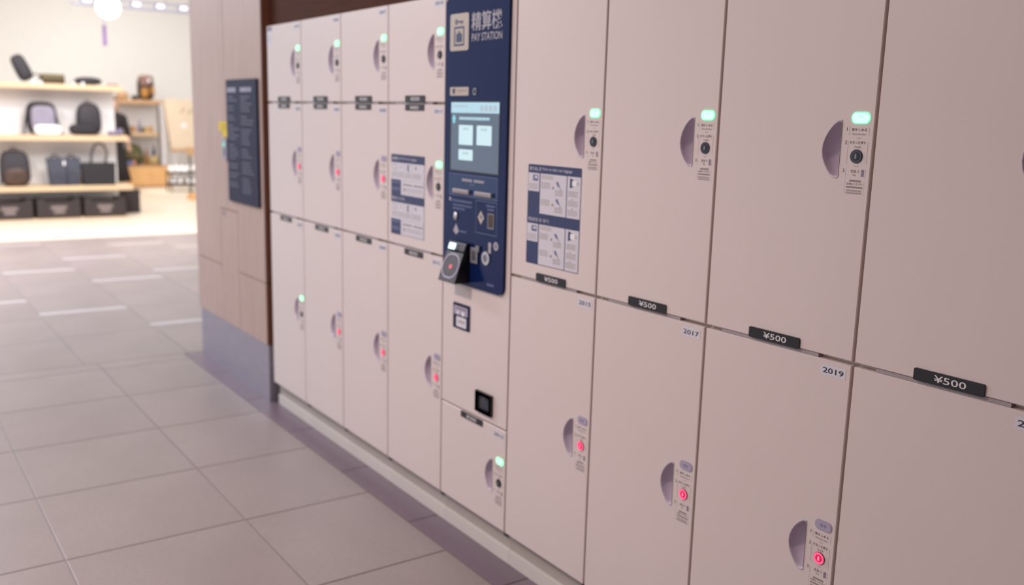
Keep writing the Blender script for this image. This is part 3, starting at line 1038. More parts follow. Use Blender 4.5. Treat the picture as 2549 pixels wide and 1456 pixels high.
b.add([(u, -0.001, w) for u, w in pts_o] + [(u, -0.001, w) for u, w in pts_i], [(i, (i + 1) % n, (i + 1) % n + n, i + n) for i in range(n)], LEDO)
b.build('reader_ring', reader, (mid, a0.y, a0.z), face_rot)
b = MB().poly(rrect(-0.007, 0.009, fl * 0.33 - 0.008, fl * 0.33 + 0.006, 0.003), RRED, -0.001)
b.build('reader_mark', reader, (mid, a0.y, a0.z), face_rot)['label'] = 'dim red touch mark'
# small sign and return tray on the service door
b = MB()
b.prism(rrect(0.074, 0.1765, 0.7265, 0.8125, 0.004), -0.0025, 0.0, SIGNN)
b.poly(rrect(0.080, 0.164, 0.7735, 0.8030, 0.004), LEDO, -0.003)
b.disc(0.105, 0.7815, 0.006, FWHITE, -0.0034, seg=12)
b.disc(0.136, 0.7800, 0.008, FWHITE, -0.0034, seg=12)
bars(b, 0.090, 0.156, 0.795, 0.006, INKG, -0.0034, random.Random(9))
b.poly(rrect(0.095, 0.157, 0.7335, 0.7680, 0.004), LABELW, -0.003)
bars(b, 0.108, 0.146, 0.752, 0.008, INKL, -0.0034, random.Random(10))
b.build('notice_plate', serv, (0, 0, 0))['label'] = 'small navy plate with two white fields'
b = MB()
b.frame(0.228, 0.321, 0.479, 0.548, 0.012, BLACKP, -0.010)
b.box(0.228, 0.240, -0.010, 0.0, 0.479, 0.548, BLACKP)
b.box(0.309, 0.321, -0.010, 0.0, 0.479, 0.548, BLACKP)
b.box(0.240, 0.309, -0.010, 0.0, 0.536, 0.548, BLACKP)
b.box(0.240, 0.309, -0.010, 0.0, 0.479, 0.491, BLACKP)
b.rect(0.240, 0.309, 0.491, 0.536, CHAR, -0.001)
b.poly([(0.262, 0.493), (0.306, 0.493), (0.306, 0.524), (0.280, 0.530), (0.262, 0.515)], FNAVY, -0.003)
b.build('return_tray', serv)['label'] = 'square black coin return tray'

# ------------------------------------------------------------------ things on the pier
b = MB()
nb = thing('notice_board', 'tall navy notice board of grey text on the oak pier', 'sign', (-0.540, PY, 0.960))
b.prism([(0, 0), (0.437, 0), (0.437, 0.610), (0, 0.610)], -0.012, 0.0, SIGNN)
b.build('board', nb)
b = MB()
rr = random.Random(21)
yb = -0.0125
bars(b, 0.020, 0.150, 0.560, 0.024, SIGNH, yb, rr, (0.014, 0.03), 0.003)
bars(b, 0.212, 0.370, 0.560, 0.022, SIGNH, yb, rr, (0.014, 0.03), 0.003)
for u0, u1 in ((0.022, 0.190), (0.215, 0.395)):
    v = 0.525
    while v > 0.05:
        n = rr.randint(2, 5)
        for i in range(n):
            bars(b, u0, u0 + (u1 - u0) * rr.uniform(0.45, 0.98), v, 0.0095, SIGNT, yb, rr, (0.008, 0.022), 0.0025)
            v -= 0.0165
            if v < 0.05:
                break
        v -= 0.014
b.build('text_print', nb)['kind'] = 'stuff'
ye = thing('yellow_sign', 'small yellow plastic tag at the left edge of the navy board', 'sign', (-0.684, PY, 1.284))
b = MB().prism(rrect(0.0, 0.140, 0.027, 0.076, 0.004), -0.008, 0.0, YELLOW)
b.poly(rrect(0.045, 0.128, 0.034, 0.068, 0.003), YELLOWD, -0.0084)
b.build('plate', ye)
MB().prism(rrect(0.058, 0.140, 0.0, 0.027, 0.003), -0.008, 0.0, YELLOW).build('tab', ye)
sw = thing('wall_switch', 'narrow grey switch box with a green light below yellow tag', 'switch', (-0.614, PY, 1.168))
MB().box(0.0, 0.073, -0.018, 0.0, 0.0, 0.106, SWITCH, bev=0.003).build('housing', sw)
MB().box(0.024, 0.046, -0.020, -0.018, 0.068, 0.086, LEDX, bev=0.001).build('pilot_lamp', sw)
MB().box(0.022, 0.052, -0.0205, -0.018, 0.018, 0.058, RGREY, bev=0.001).build('switch_key', sw)
b = MB()
b.rect(-0.702, -0.625, 0.900, 0.9015, SEAM, PY - 0.0006)
b.rect(-0.690, -0.640, 0.872, 0.890, INKG, PY - 0.0006)
b.frame(-0.690, -0.640, 0.850, 0.870, 0.002, INKL, PY - 0.0006)
b.build('hatch_label', pier)

# ------------------------------------------------------------------ shop: front shelf
SX = -8.70            # front edge of the boards
SBX = -9.12           # back panel
sh = thing('display_shelf', 'white and maple bag display shelf in the bright shop', 'shelf', (SX, 0.0, 0.0))
MB().box(SBX - 0.05 - SX, SBX - SX, -1.4, 1.30, 0.0, 1.62, SPANEL).build('back_panel', sh)
for z0, z1, yr in ((1.622, 1.685, 1.33), (0.988, 1.056, 1.36), (0.357, 0.420, 1.40)):
    MB().box(SBX - SX, 0.0, -1.4, yr, z0, z1, SBOARD, bev=0.004).build('shelf_board', sh)
MB().box(SBX - SX, 0.02, -1.4, 1.30, 0.0, 0.02, SBOARD).build('base_board', sh)


def tube_loop(p0, p1, top, n=12, bulge=0.0):
    """arch from p0 to p1 with its crown at height top"""
    p0, p1 = Vector(p0), Vector(p1)
    pts = []
    for i in range(n + 1):
        a = math.pi * i / n
        q = p0.lerp(p1, (1 - math.cos(a)) / 2)
        q = q + (p0 - p1) * (bulge * math.sin(a) * math.cos(a))
        q.z = p0.z + (top - p0.z) * math.sin(a) ** 0.7
        pts.append(q)
    return pts


# items: local frame has x toward the camera (+X), y along the shelf
def backpack(name, label, yc, z, w, h, dpt, m, pocket=None, open_=False, tilt=0.0, zoff=0.0, x=-0.19, loops=True):
    t = thing(name, label, 'bag', (SX + x, yc, z + zoff), (tilt, 0, 0), group='bags in the shop')
    MB().blob((0, 0, h / 2), (dpt / 2, w / 2, h / 2), m, e=3.6, taper=0.06).build('body', t)
    if pocket:
        MB().blob((dpt * 0.42, 0, h * 0.27), (dpt * 0.18, w * 0.40, h * 0.25), pocket, e=3.4).build('front_pocket', t)
    if loops:
        MB().tube(tube_loop((-dpt * 0.2, -0.035, h * 0.96), (-dpt * 0.2, 0.035, h * 0.96), h * 1.06), 0.008, m).build('carry_loop', t)
        for s in (-1, 1):
            MB().tube([(-dpt * 0.42, s * w * 0.22, h * 0.9), (-dpt * 0.62, s * w * 0.30, h * 0.6), (-dpt * 0.60, s * w * 0.40, h * 0.25), (-dpt * 0.4, s * w * 0.46, h * 0.06)], 0.012, m).build('shoulder_strap', t)
    return t


Z1, Z2, Z3 = 1.685, 1.056, 0.420
# top shelf
t = backpack('sling_bag', 'black sling bag leaning tilted at left of the top shelf', 0.262, Z1, 0.170, 0.325, 0.12, FCHAR, None, tilt=math.radians(24), zoff=0.035, loops=False)
MB().tube([(0, 0.03, 0.02), (0.02, 0.11, 0.05), (0.02, 0.135, 0.02), (0.0, 0.14, -0.05)], 0.007, FBLACK).build('strap', t)
MB().blob((0.055, 0, 0.12), (0.015, 0.055, 0.085), FCHAR, e=3.4).build('front_pocket', t)
t = thing('camera_cube', 'olive brown rectangular pouch lying on the top shelf', 'bag', (SX - 0.18, 0.531, Z1), group='bags in the shop')
MB().blob((0, 0, 0.040), (0.085, 0.142, 0.042), FOLIVE, e=5).build('body', t)
MB().blob((0, 0, 0.092), (0.083, 0.140, 0.032), FOLIVT, e=5).build('lid', t)
t = thing('waist_bag', 'low black waist bag with strap on the top shelf', 'bag', (SX - 0.18, 0.925, Z1), group='bags in the shop')
MB().blob((0, 0.025, 0.052), (0.075, 0.165, 0.052), FCHAR, e=2.3).build('body', t)
MB().tube([(0.02, -0.09, 0.055), (0.03, -0.14, 0.045), (0.03, -0.18, 0.022), (0.02, -0.19, 0.012)], 0.011, FBLACK).build('strap', t)
t = thing('wallet', 'small flat mauve grey wallet at right end of top shelf', 'wallet', (SX - 0.14, 1.235, Z1))
MB().box(-0.05, 0.05, -0.062, 0.062, 0.0, 0.022, FPINK, bev=0.005).build('cover', t)
MB().box(-0.048, 0.048, -0.058, 0.058, 0.022, 0.028, CARDI, bev=0.002).build('flap', t)
for i, (yy_, s) in enumerate(((0.300, 0.036), (0.382, 0.032), (0.745, 0.030), (0.862, 0.034))):
    t = thing('price_card', ['white price card beside the tilted sling bag', 'white price card left of the olive pouch', 'white price card left of the waist bag', 'white price card in front of the waist bag'][i], 'tag', (SX - 0.05, yy_, Z1), group='price cards on the shelf')
    MB().box(-0.003, 0.0, -s / 2, s / 2, 0.004, s, FWHITE).build('card', t)
    MB().box(-0.012, 0.010, -s / 3, s / 3, 0.0, 0.005, FWHITE).build('stand', t)
# second shelf
t = thing('open_backpack', 'open grey backpack with white pocket on the middle shelf', 'bag', (SX - 0.17, 0.385, Z2), group='bags in the shop')
MB().blob((-0.03, 0, 0.205), (0.07, 0.175, 0.205), FBLACK, e=3.6).build('shell', t)
MB().blob((0.035, 0.008, 0.195), (0.025, 0.138, 0.165), FGREY, e=3.8).build('lining', t)
MB().blob((0.075, 0.05, 0.062), (0.055, 0.158, 0.062), FWHITE, e=4).build('front_pocket', t)
for s in (-1, 1):
    MB().tube([(-0.04, s * 0.16, 0.28), (-0.02, s * 0.19, 0.15), (0.03, s * 0.215, 0.03), (0.05, s * 0.225, 0.008)], 0.010, FBLACK).build('strap', t)
t = thing('backpack', 'black rounded backpack with its flap laid open on the middle shelf', 'bag', (SX - 0.19, 0.930, Z2), group='bags in the shop')
MB().blob((0, 0.005, 0.205), (0.085, 0.150, 0.207), FCHAR, e=3.0, taper=0.05).build('body', t)
MB().blob((0.115, -0.085, 0.072), (0.055, 0.175, 0.074), FBLACK, e=3.0).build('front_flap', t)
MB().tube(tube_loop((-0.02, -0.035, 0.40), (-0.02, 0.035, 0.40), 0.43), 0.008, FCHAR).build('carry_loop', t)
t = thing('pouch', 'small mauve pouch at right end of the middle shelf', 'bag', (SX - 0.10, 1.235, Z2), group='bags in the shop')
MB().blob((0, -0.02, 0.028), (0.045, 0.085, 0.030), FPURP, e=3).build('body', t)
MB().blob((0.0, 0.05, 0.050), (0.03, 0.035, 0.045), FPURP, e=2.4).build('top_knot', t)
# third shelf
t = backpack('backpack', 'dark brown-black backpack at left end of the lower shelf', 0.045, Z3, 0.34, 0.44, 0.22, FCHAR, FBROWN)
t = thing('tote_bag', 'slate navy tote bag with short handles on the lower shelf', 'bag', (SX - 0.18, 0.600, Z3), group='bags in the shop')
b = MB()
vs = [(-0.07, -0.165, 0), (0.07, -0.165, 0), (0.07, 0.165, 0), (-0.07, 0.165, 0), (-0.03, -0.198, 0.35), (0.035, -0.198, 0.35), (0.035, 0.198, 0.35), (-0.03, 0.198, 0.35), (0.075, -0.18, 0.18), (0.075, 0.18, 0.18)]
b.add(vs, [(3, 2, 1, 0), (1, 2, 9, 8), (8, 9, 6, 5), (0, 4, 7, 3), (0, 1, 8, 5, 4), (2, 3, 7, 6, 9), (4, 5, 6, 7)], FNAVY)
b.build('body', t)
for x_ in (0.03, -0.025):
    for yy_ in (-0.095, 0.095):
        MB().tube(tube_loop((x_, yy_ - 0.035, 0.345), (x_, yy_ + 0.035, 0.345), 0.385), 0.008, FBLACK).build('handle', t)
MB().box(0.052, 0.057, -0.012, 0.012, 0.255, 0.310, FWHITE).build('hang_tag', t)
MB().box(0.066, 0.080, 0.018, 0.030, 0.0, 0.25, FBLACK).build('seam_strip', t)
t = thing('tote_bag', 'wide black tote bag with one tall looped handle on the lower shelf', 'bag', (SX - 0.16, 1.003, Z3), group='bags in the shop')
b = MB()
vs = [(-0.08, -0.185, 0), (0.08, -0.185, 0), (0.08, 0.195, 0), (-0.08, 0.195, 0), (-0.05, -0.205, 0.285), (0.055, -0.205, 0.285), (0.055, 0.212, 0.285), (-0.05, 0.212, 0.285)]
b.add(vs, [(3, 2, 1, 0), (1, 2, 6, 5), (0, 4, 7, 3), (0, 1, 5, 4), (2, 3, 7, 6), (4, 5, 6, 7)], FBLACK)
b.build('body', t)
MB().tube([(0.045, -0.10, 0.20), (0.045, -0.085, 0.30), (0.02, -0.065, 0.42), (0.0, -0.02, 0.515), (0.0, 0.03, 0.535), (0.0, 0.085, 0.515), (0.02, 0.118, 0.42), (0.045, 0.10, 0.33), (0.045, 0.085, 0.26)], 0.013, FBLACK).build('handle', t)
# crates on the floor
for i, (y0, y1, lab) in enumerate(((-0.33, 0.190, 'brown-black storage crate with grey print, leftmost under the shelf'), (0.232, 0.742, 'brown-black storage crate with grey print, middle under the shelf'), (0.782, 1.290, 'brown-black storage crate with grey print, rightmost under the shelf'))):
    yc, w = (y0 + y1) / 2, y1 - y0
    t = thing('storage_crate', lab, 'crate', (SX + 0.03, yc, 0.02), group='crates under the shelf')
    b = MB()
    b.box(-0.36, 0.0, -w / 2, w / 2, 0.0, 0.19, CRATE, bev=0.008)
    b.build('body', t)
    b = MB()
    b.box(-0.36, 0.0, -w / 2, -w / 2 + 0.09, 0.19, 0.235, CRATE, bev=0.006)
    b.box(-0.36, 0.0, w / 2 - 0.09, w / 2, 0.19, 0.235, CRATE, bev=0.006)
    b.box(-0.36, 0.004, -w / 2, w / 2, 0.19, 0.212, CRATE, bev=0.004)
    b.build('rim', t)
    b = MB()
    xx = 0.0006
    rr = random.Random(40)
    for zz, hw, hh in ((0.135, 0.092, 0.040), (0.082, 0.062, 0.044)):
        u = -hw
        while u < hw:
            q = rr.uniform(0.014, 0.024)
            b.add([(xx, u, zz - hh / 2), (xx, min(u + q, hw), zz - hh / 2), (xx, min(u + q, hw), zz + hh / 2), (xx, u, zz + hh / 2)], [(0, 1, 2, 3)], CRLOGO)
            u += q + 0.004
    b.build('printed_logo', t)
t = thing('storage_crate', 'black crate behind the right end of the shelf', 'crate', (SBX - 0.10, 1.62, 0.0), group='crates under the shelf')
MB().box(-0.36, 0.0, -0.28, -0.02, 0.0, 0.30, CRATE, bev=0.008).build('body', t)
MB().box(-0.365, 0.005, -0.285, -0.015, 0.27, 0.31, CRATE, bev=0.005).build('rim', t)

# ------------------------------------------------------------------ shop: second unit farther back
BX = -13.5
sh2 = thing('display_shelf', 'tan wood shelf unit with white back deeper in the shop', 'shelf', (BX, 0, 0))
MB().box(-0.50, -0.46, 2.0, 3.10, 0.40, 1.49, SPANEL).build('back_panel', sh2)
MB().box(-0.48, 0.0, 2.0, 3.06, 1.490, 1.560, STAN, bev=0.004).build('shelf_board', sh2)
MB().box(-0.46, 0.0, 2.0, 3.02, 0.922, 0.985, SBOARD, bev=0.004).build('shelf_board', sh2)
MB().box(-0.03, 0.0, 2.985, 3.012, 0.40, 1.49, POSTD).build('post', sh2)
MB().box(-0.03, 0.0, 2.29, 2.315, 0.40, 1.49, STAN).build('post', sh2)
MB().box(-0.03, 0.01, 3.035, 3.105, 0.40, 1.49, POSTW).build('post', sh2)
cb = thing('low_cabinet', 'honey wood low cabinet beneath the far shelf', 'cabinet', (BX, 2.84, 0))
MB().box(-0.50, 0.0, -0.62, 0.345, 0.03, 0.375, SORANGE, bev=0.004).build('body', cb)
MB().box(-0.51, 0.006, -0.63, 0.350, 0.375, 0.398, STAN, bev=0.003).build('top', cb)
MB().box(-0.49, -0.01, -0.61, 0.335, 0.0, 0.03, STAN).build('plinth', cb)
MB().box(0.0, 0.010, -0.37, -0.02, 0.04, 0.370, SORANGE, bev=0.003).build('door', cb)
MB().box(0.0, 0.010, -0.015, 0.335, 0.04, 0.370, SORANGE, bev=0.003).build('door', cb)
t = thing('backpack', 'brown backpack with amber patches standing on the tan shelf', 'bag', (BX - 0.16, 2.835, 1.560), group='bags in the shop')
MB().blob((0, 0, 0.20), (0.09, 0.140, 0.20), FBROWN, e=4).build('body', t)
MB().blob((0.02, 0.005, 0.385), (0.08, 0.128, 0.055), FPINK, e=3).build('top_flap', t)
MB().blob((0.085, -0.035, 0.13), (0.02, 0.062, 0.085), FAMBER, e=3).build('front_pocket', t)
MB().blob((0.085, 0.100, 0.17), (0.02, 0.036, 0.070), FAMBER, e=3).build('side_pocket', t)
MB().blob((0.09, -0.02, 0.30), (0.02, 0.10, 0.035), FPINK, e=3).build('buckle_strap', t)
MB().blob((0.105, 0.04, 0.345), (0.012, 0.030, 0.030), FWHITE, e=2).build('badge', t)
t = thing('straw_bag', 'tan woven bag on the tan shelf', 'bag', (BX - 0.14, 2.425, 1.560), group='bags in the shop')
MB().blob((0, 0, 0.062), (0.07, 0.115, 0.064), STAN, e=2.6).build('body', t)
MB().tube(tube_loop((0, -0.05, 0.10), (0, 0.05, 0.10), 0.155), 0.009, FSAND).build('handle', t)
t = thing('cap', 'small dark grey cap on the tan shelf', 'cap', (BX - 0.12, 2.635, 1.560))
MB().blob((0, 0, 0.035), (0.06, 0.065, 0.045), FCHAR, e=2).build('crown', t)
MB().blob((0.05, 0.03, 0.008), (0.05, 0.05, 0.007), FCHAR, e=2).build('brim', t)
for i, (yy_, m_, w_, lab) in enumerate(((2.500, FAMBER, 0.05, 'amber box, left of the pair on the far shelf'), (2.585, FAMBER, 0.04, 'amber box, right of the pair on the far shelf'))):
    t = thing('amber_box', lab, 'box', (BX - 0.10, yy_, 0.985))
    MB().box(-0.04, 0.04, -w_ / 2 - 0.01, w_ / 2, 0.0, 0.10, m_, bev=0.004).build('carton', t)
    MB().box(-0.041, 0.041, -w_ / 2 - 0.011, w_ / 2 + 0.001, 0.10, 0.112, STAN, bev=0.002).build('lid', t)
t = thing('bottle', 'grey bottle with a tall thin neck on the far shelf', 'bottle', (BX - 0.10, 2.688, 0.985))
MB().tube([(0, 0, 0), (0, 0, 0.01), (0, 0, 0.09), (0, 0, 0.115), (0, 0, 0.145), (0, 0, 0.19), (0, 0, 0.235)], 0.03, FGREY, seg=14, radii=[0.036, 0.042, 0.042, 0.036, 0.016, 0.011, 0.009]).build('body', t)
MB().box(-0.02, 0.03, 0.035, 0.060, 0.0, 0.075, FCHAR, bev=0.004).build('hang_tag', t)
t = thing('canvas_box', 'pale tan box at right of the far shelf', 'box', (BX - 0.12, 2.84, 0.985))
MB().box(-0.06, 0.06, -0.075, 0.015, 0.0, 0.105, FSAND, bev=0.006).build('carton', t)
MB().box(-0.06, 0.05, 0.018, 0.082, 0.0, 0.115, STAN, bev=0.006).build('sleeve', t)
t = thing('duffel_bag', 'moss green rounded bag with sand band on the low cabinet', 'bag', (BX - 0.17, 2.585, 0.398), group='bags in the shop')
MB().blob((0, 0, 0.190), (0.12, 0.165, 0.188), FGREEN, e=2.3, taper=0.12).build('body', t)
MB().blob((0.06, -0.01, 0.175), (0.075, 0.140, 0.065), FOLIVT, e=2.6).build('front_band', t)
t = thing('folded_cloth', 'blue and coral folded cloth beside the green bag', 'cloth', (BX - 0.02, 2.50, 0.398))
MB().blob((0, -0.01, 0.040), (0.03, 0.080, 0.042), FBLUE, e=2.4).build('blue_fold', t)
MB().blob((0.012, 0.045, 0.050), (0.025, 0.035, 0.040), FCORAL, e=2.4).build('coral_fold', t)
t = thing('canvas_hat', 'sand coloured soft hat on the low cabinet', 'hat', (BX - 0.14, 2.935, 0.398))
MB().blob((0, 0, 0.090), (0.09, 0.110, 0.085), FSAND, e=2.2, taper=0.15).build('crown', t)
MB().blob((0, 0, 0.012), (0.12, 0.150, 0.012), FSAND, e=2.2).build('brim', t)
for yy_, m_, zz, lab in ((2.850, FAMBER, 0.398, 'amber felt cone on the low cabinet'), (2.985, FINDIGO, 0.560, 'indigo felt cone behind the sand hat')):
    t = thing('felt_cone', lab, 'ornament', (BX - 0.38, yy_, 0.398))
    hgt = 0.30 if m_ is FAMBER else 0.36
    MB().tube([(0, 0, 0), (0, 0, 0.01), (0, 0.006, hgt * 0.6), (0, 0.010, hgt * 0.9), (0, 0.010, hgt)], 0.05, m_, seg=12, radii=[0.055, 0.055, 0.028, 0.010, 0.004]).build('cone', t)
    MB().tube([(0, 0.010, hgt), (0, 0.010, hgt + 0.04)], 0.004, m_, seg=6).build('tip', t)

# leaning board, shoe rack, floor stand
bd = thing('leaning_board', 'tall cream board leaning at the right of the shop', 'board', (-13.0, 3.07, 0.0), (0, 0, 0))
v = [(-0.20, -0.045, 1.585), (-0.20, 0.75, 1.585), (-0.05, 0.75, 0.69), (-0.05, 0.012, 0.69)]
b = MB()
b.add([(x, y_, z) for x, y_, z in v] + [(x - 0.03, y_, z) for x, y_, z in v], [(0, 3, 2, 1), (4, 5, 6, 7), (0, 1, 5, 4), (1, 2, 6, 5), (2, 3, 7, 6), (3, 0, 4, 7)], BOARDC)
b.build('panel', bd)
b = MB()
b.add([(-0.24, -0.058, 1.590), (-0.195, -0.046, 1.590), (-0.045, 0.011, 0.69), (-0.09, 0.0, 0.69)], [(0, 1, 2, 3)], POSTD)
b.tube([(-0.20, -0.052, 1.58), (-0.05, 0.006, 0.69)], 0.010, STAN, seg=6)
b.build('edge', bd)
MB().box(-0.09, 0.0, 0.0, 0.75, 0.665, 0.72, STAN, bev=0.004).build('lip', bd)
for y_ in (0.05, 0.68):
    MB().box(-0.07, -0.045, y_, y_ + 0.025, 0.0, 0.665, POSTW).build('leg', bd)
b = MB()
for q in range(2):
    u = 0.21 + q * 0.13
    z_ = 1.40 - q * 0.02
    x_ = -0.20 + (1.585 - z_) / 1.185 * 0.20 + 0.006
    b.add([(x_ + 0.004, u, z_ - 0.06), (x_ + 0.004, u + 0.03, z_ - 0.055), (x_ - 0.006, u + 0.11, z_ + 0.03), (x_ - 0.006, u + 0.07, z_ + 0.035)], [(0, 1, 2, 3)], BOARDP)
b.build('brush_mark', bd)
x_ = -0.20 + (1.585 - 1.12) / 1.185 * 0.20 + 0.004
b = MB()
b.add([(x_, 0.265 + 0.05 * math.cos(a * math.pi / 8), 1.125 + 0.05 * math.sin(a * math.pi / 8)) for a in range(16)], [list(range(16))], FWHITE)
b.build('white_dot', bd)
sr = thing('shoe_rack', 'low brown two-tier rack for white shoes', 'rack', (-12.3, 2.88, 0.0))
for z_ in (0.13, 0.325):
    MB().box(-0.30, 0.0, -0.03, 0.72, z_ - 0.010, z_ + 0.022, FBROWN, bev=0.003).build('rack_shelf', sr)
for y_ in (-0.03, 0.70):
    for x_ in (-0.30, -0.02):
        MB().box(x_, x_ + 0.02, y_, y_ + 0.02, 0.0, 0.36, POSTD).build('leg', sr)


def shoe(x_, y_, z_, lab):
    t = thing('white_shoe', lab, 'shoe', (x_, y_, z_), group='white shoes on the low rack')
    MB().blob((0, 0, 0.018), (0.125, 0.042, 0.018), SHOE, e=3).build('sole', t)
    b = MB()
    b.blob((-0.04, 0, 0.055), (0.075, 0.036, 0.048), SHOE, e=2.6)
    b.blob((0.05, 0, 0.040), (0.065, 0.036, 0.028), SHOE, e=2.4)
    b.build('upper', t)
    MB().box(-0.01, 0.055, -0.015, 0.015, 0.066, 0.074, FGREY, bev=0.003).build('laces', t)


for i, y_ in enumerate((2.895, 3.00, 3.10, 3.20, 3.31)):
    shoe(-12.44, y_, 0.347, ['white shoe at left end of the upper rack tier', 'second white shoe on the upper rack tier', 'third white shoe on the upper rack tier', 'fourth white shoe on the upper rack tier', 'fifth white shoe on the upper rack tier'][i])
for i, y_ in enumerate((2.905, 3.02, 3.16, 3.26)):
    shoe(-12.44, y_, 0.152, ['white shoe at left end of the lower rack tier', 'second white shoe on the lower rack tier', 'third white shoe on the lower rack tier', 'fourth white shoe on the lower rack tier'][i])
fsd = thing('floor_stand', 'slim brown floor stand at the right edge of the shop', 'stand', (-10.9, 2.80, 0.0))
MB().box(-0.10, 0.10, -0.055, 0.14, 0.0, 0.10, SORANGE, bev=0.006).build('base', fsd)
MB().box(-0.02, 0.02, -0.035, -0.010, 0.10, 0.70, POSTD).build('pole', fsd)
MB().box(-0.05, 0.05, -0.06, 0.14, 0.70, 0.83, STAN, bev=0.006).build('head', fsd)

# ------------------------------------------------------------------ shop: hanging sign, globe lamp, lighting track
hs = thing('hanging_sign', 'narrow violet blade sign hanging high in the shop', 'sign', (-8.7, 1.14, 2.18))
b = MB()
b.box(-0.012, 0.012, -0.022, 0.022, 0.0, 0.255, VIOLET, bev=0.003)
b.build('blade', hs)
MB().box(-0.004, 0.004, -0.004, 0.004, 0.255, 1.42, TRACK).build('hanger', hs)
gl = thing('globe_lamp', 'glowing white globe pendant lamp above the shelf', 'lamp', (-8.4, 1.135, 2.63))
MB().blob((0, 0, 0), (0.140, 0.140, 0.140), GLOBE, e=2, nu=24, nv=16).build('globe', gl)
MB().tube([(0, 0, 0.14), (0, 0, 0.97)], 0.006, TRACK, seg=6).build('cord', gl)
MB().tube([(0, 0, 0.14), (0, 0, 0.19)], 0.035, TRACK, seg=12).build('cap', gl)
tr = thing('lighting_track', 'pale ceiling lighting track with small bright spots', 'lamp', (-9.4, 1.0, 2.72))
MB().box(-0.03, 0.03, -0.1, 2.2, 0.0, 0.035, TRACK).build('rail', tr)
MB().box(-0.03, 0.03, -0.1, 2.2, 0.095, 0.120, TRACK).build('rail', tr)
for i in range(7):
    h = MB().box(-0.04, 0.045, 0.02 + i * 0.31, 0.15 + i * 0.31, 0.035, 0.095, TRACK, bev=0.005).build('spot_head', tr)
    MB().box(0.046, 0.050, 0.04 + i * 0.31, 0.13 + i * 0.31, 0.045, 0.085, SPOT).build('lens', h)
for y_ in (0.0, 1.1, 2.1):
    MB().box(-0.006, 0.006, y_ - 0.006, y_ + 0.006, 0.12, 0.88, TRACK).build('hanger', tr)

# ------------------------------------------------------------------ shop: person behind the shelf end
pe = thing('person', 'person in long black clothes standing behind the shelf end', 'person', (-13.05, 2.120, 0.0))


def skinned(name, joints, edges, m, parent, sub=2, root=0):
    me = bpy.data.meshes.new(name)
    me.from_pydata([j[0] for j in joints], edges, [])
    o = bpy.data.objects.new(name, me)
    COL.objects.link(o)
    sk = o.modifiers.new('skin', 'SKIN')
    sk.use_smooth_shade = True
    for i, j in enumerate(joints):
        r = j[1] if isinstance(j[1], tuple) else (j[1], j[1])
        me.skin_vertices[0].data[i].radius = r
        me.skin_vertices[0].data[i].use_root = (i == root)
    s = o.modifiers.new('subdivision', 'SUBSURF')
    s.levels = s.render_levels = sub
    dg = bpy.context.evaluated_depsgraph_get()
    dg.update()
    nm = bpy.data.meshes.new_from_object(o.evaluated_get(dg))
    nm.materials.clear()
    nm.materials.append(m)
    for p_ in nm.polygons:
        p_.use_smooth = True
    bpy.data.objects.remove(o)
    return link(name, nm, parent)


# body faces +X/-Y (turned toward the shelf); left arm hangs with a bent elbow
J = [((0, 0, 0.92), (0.10, 0.15)), ((0, 0, 1.12), (0.09, 0.13)), ((0, 0, 1.30), (0.10, 0.16)), ((0, 0, 1.40), (0.055, 0.06)), ((0.01, 0, 1.46), (0.05, 0.05)),
     ((0, 0.165, 1.33), 0.060), ((-0.01, 0.225, 1.08), 0.047), ((0.08, 0.235, 0.90), 0.036), ((0.11, 0.235, 0.84), 0.028),
     ((0, -0.165, 1.33), 0.060), ((-0.01, -0.225, 1.08), 0.047), ((0.12, -0.20, 0.95), 0.036), ((0.17, -0.19, 0.92), 0.028),
     ((0, 0.095, 0.84), 0.085), ((0.02, 0.105, 0.47), 0.060), ((-0.01, 0.12, 0.09), 0.042), ((0.05, 0.14, 0.045), 0.036), ((0.13, 0.16, 0.03), 0.03),
     ((0, -0.095, 0.84), 0.085), ((0.02, -0.105, 0.47), 0.060), ((-0.01, -0.11, 0.09), 0.042), ((0.05, -0.115, 0.045), 0.036), ((0.13, -0.12, 0.03), 0.03)]
E_ = [(0, 1), (1, 2), (2, 3), (3, 4), (2, 5), (5, 6), (6, 7), (7, 8), (2, 9), (9, 10), (10, 11), (11, 12), (0, 13), (13, 14), (14, 15), (15, 16), (16, 17), (0, 18), (18, 19), (19, 20), (20, 21), (21, 22)]
skinned('body', J, E_, SKIN, pe)
b = MB()
b.blob((0.015, 0, 1.555), (0.095, 0.075, 0.118), SKIN, e=2.2)
b.blob((0.108, 0, 1.545), (0.016, 0.014, 0.024), SKIN, e=2)
for s in (-1, 1):
    b.blob((0.0, s * 0.076, 1.55), (0.02, 0.010, 0.030), SKIN, e=2)
    b.blob((0.100, s * 0.032, 1.565), (0.008, 0.013, 0.008), FWHITE, e=2)
    b.blob((0.106, s * 0.032, 1.565), (0.004, 0.006, 0.006), INK, e=2)
b.blob((0.100, 0, 1.495), (0.008, 0.024, 0.006), FCORAL, e=2)
b.build('head', pe)
b = MB()
b.blob((-0.015, 0, 1.595), (0.105, 0.088, 0.105), HAIR, e=2.2)
b.blob((-0.045, 0, 1.51), (0.07, 0.086, 0.13), HAIR, e=2.2)
b.build('hair', pe)
pe.scale = (0.95, 0.95, 0.95)
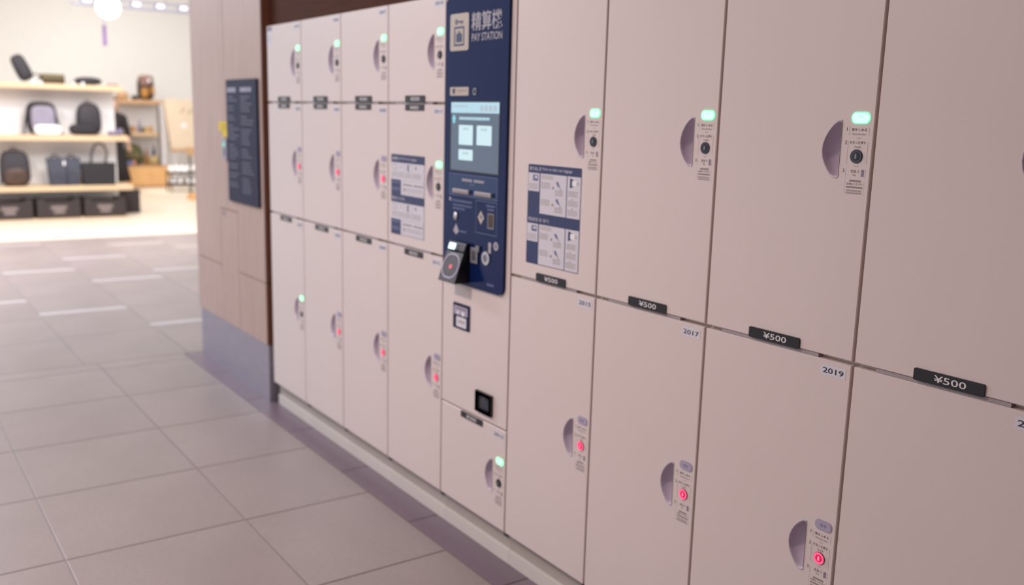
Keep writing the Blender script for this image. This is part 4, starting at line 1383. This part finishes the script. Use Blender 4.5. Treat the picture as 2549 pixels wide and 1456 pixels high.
# coat and long wide skirt as one garment, sleeves included
b = MB()
prof = [(0.16, 0.19, 0.14, 0.012), (0.45, 0.165, 0.13, 0.0), (0.80, 0.150, 0.125, -0.012), (0.95, 0.140, 0.120, -0.015), (1.10, 0.130, 0.105, -0.01), (1.25, 0.155, 0.11, 0), (1.36, 0.150, 0.085, 0), (1.41, 0.075, 0.065, 0)]
seg = 24
v, f = [], []
for z_, ry, rx, oy in prof:
    for k in range(seg):
        a = 2 * math.pi * k / seg
        wv = 1 + (0.05 * math.sin(7 * a) if z_ < 0.9 else 0)
        v.append((rx * wv * math.cos(a), oy + 0.03 + (ry * wv) * math.sin(a) + (0.045 if z_ < 0.3 else 0.02 if z_ < 0.6 else 0), z_))
for i in range(len(prof) - 1):
    for k in range(seg):
        f.append((i * seg + k, i * seg + (k + 1) % seg, (i + 1) * seg + (k + 1) % seg, (i + 1) * seg + k))
f.append(list(range(seg))[::-1])
b.add(v, f, CLOTH, True)
b.tube([(0, 0.13, 1.36), (0, 0.175, 1.31), (-0.01, 0.235, 1.08), (0.06, 0.245, 0.97)], 0.06, CLOTH, seg=12, radii=[0.05, 0.070, 0.062, 0.056])
b.tube([(0, -0.13, 1.36), (0, -0.175, 1.31), (-0.01, -0.232, 1.08), (0.11, -0.205, 0.97)], 0.06, CLOTH, seg=12, radii=[0.05, 0.070, 0.062, 0.056])
b.build('coat', pe)
for s, hx, hy, hz in ((1, 0.115, 0.235, 0.83), (-1, 0.175, -0.19, 0.91)):
    base = Vector((hx, hy, hz))
    jj = [(tuple(base), 0.022), (tuple(base + Vector((0.012, 0, -0.04))), (0.012, 0.030))]
    ee = [(0, 1)]
    for q in range(4):
        o_ = (q - 1.5) * 0.017
        L = [0.060, 0.072, 0.068, 0.054][q]
        i0 = len(jj)
        jj.append((tuple(base + Vector((0.014, o_, -0.060))), 0.0085))
        jj.append((tuple(base + Vector((0.022, o_, -0.060 - L * 0.5))), 0.008))
        jj.append((tuple(base + Vector((0.016, o_, -0.060 - L))), 0.007))
        ee += [(1, i0), (i0, i0 + 1), (i0 + 1, i0 + 2)]
    i0 = len(jj)
    jj.append((tuple(base + Vector((0.030, -s * 0.028, -0.030))), 0.010))
    jj.append((tuple(base + Vector((0.040, -s * 0.034, -0.058))), 0.008))
    ee += [(0, i0), (i0, i0 + 1)]
    skinned('hand', jj, ee, SKIN, pe, sub=1)
for s, fy in ((1, 0.145), (-1, -0.115)):
    MB().blob((0.055, fy, 0.032), (0.125, 0.045, 0.036), FBROWN, e=2.4).build('shoe', pe)
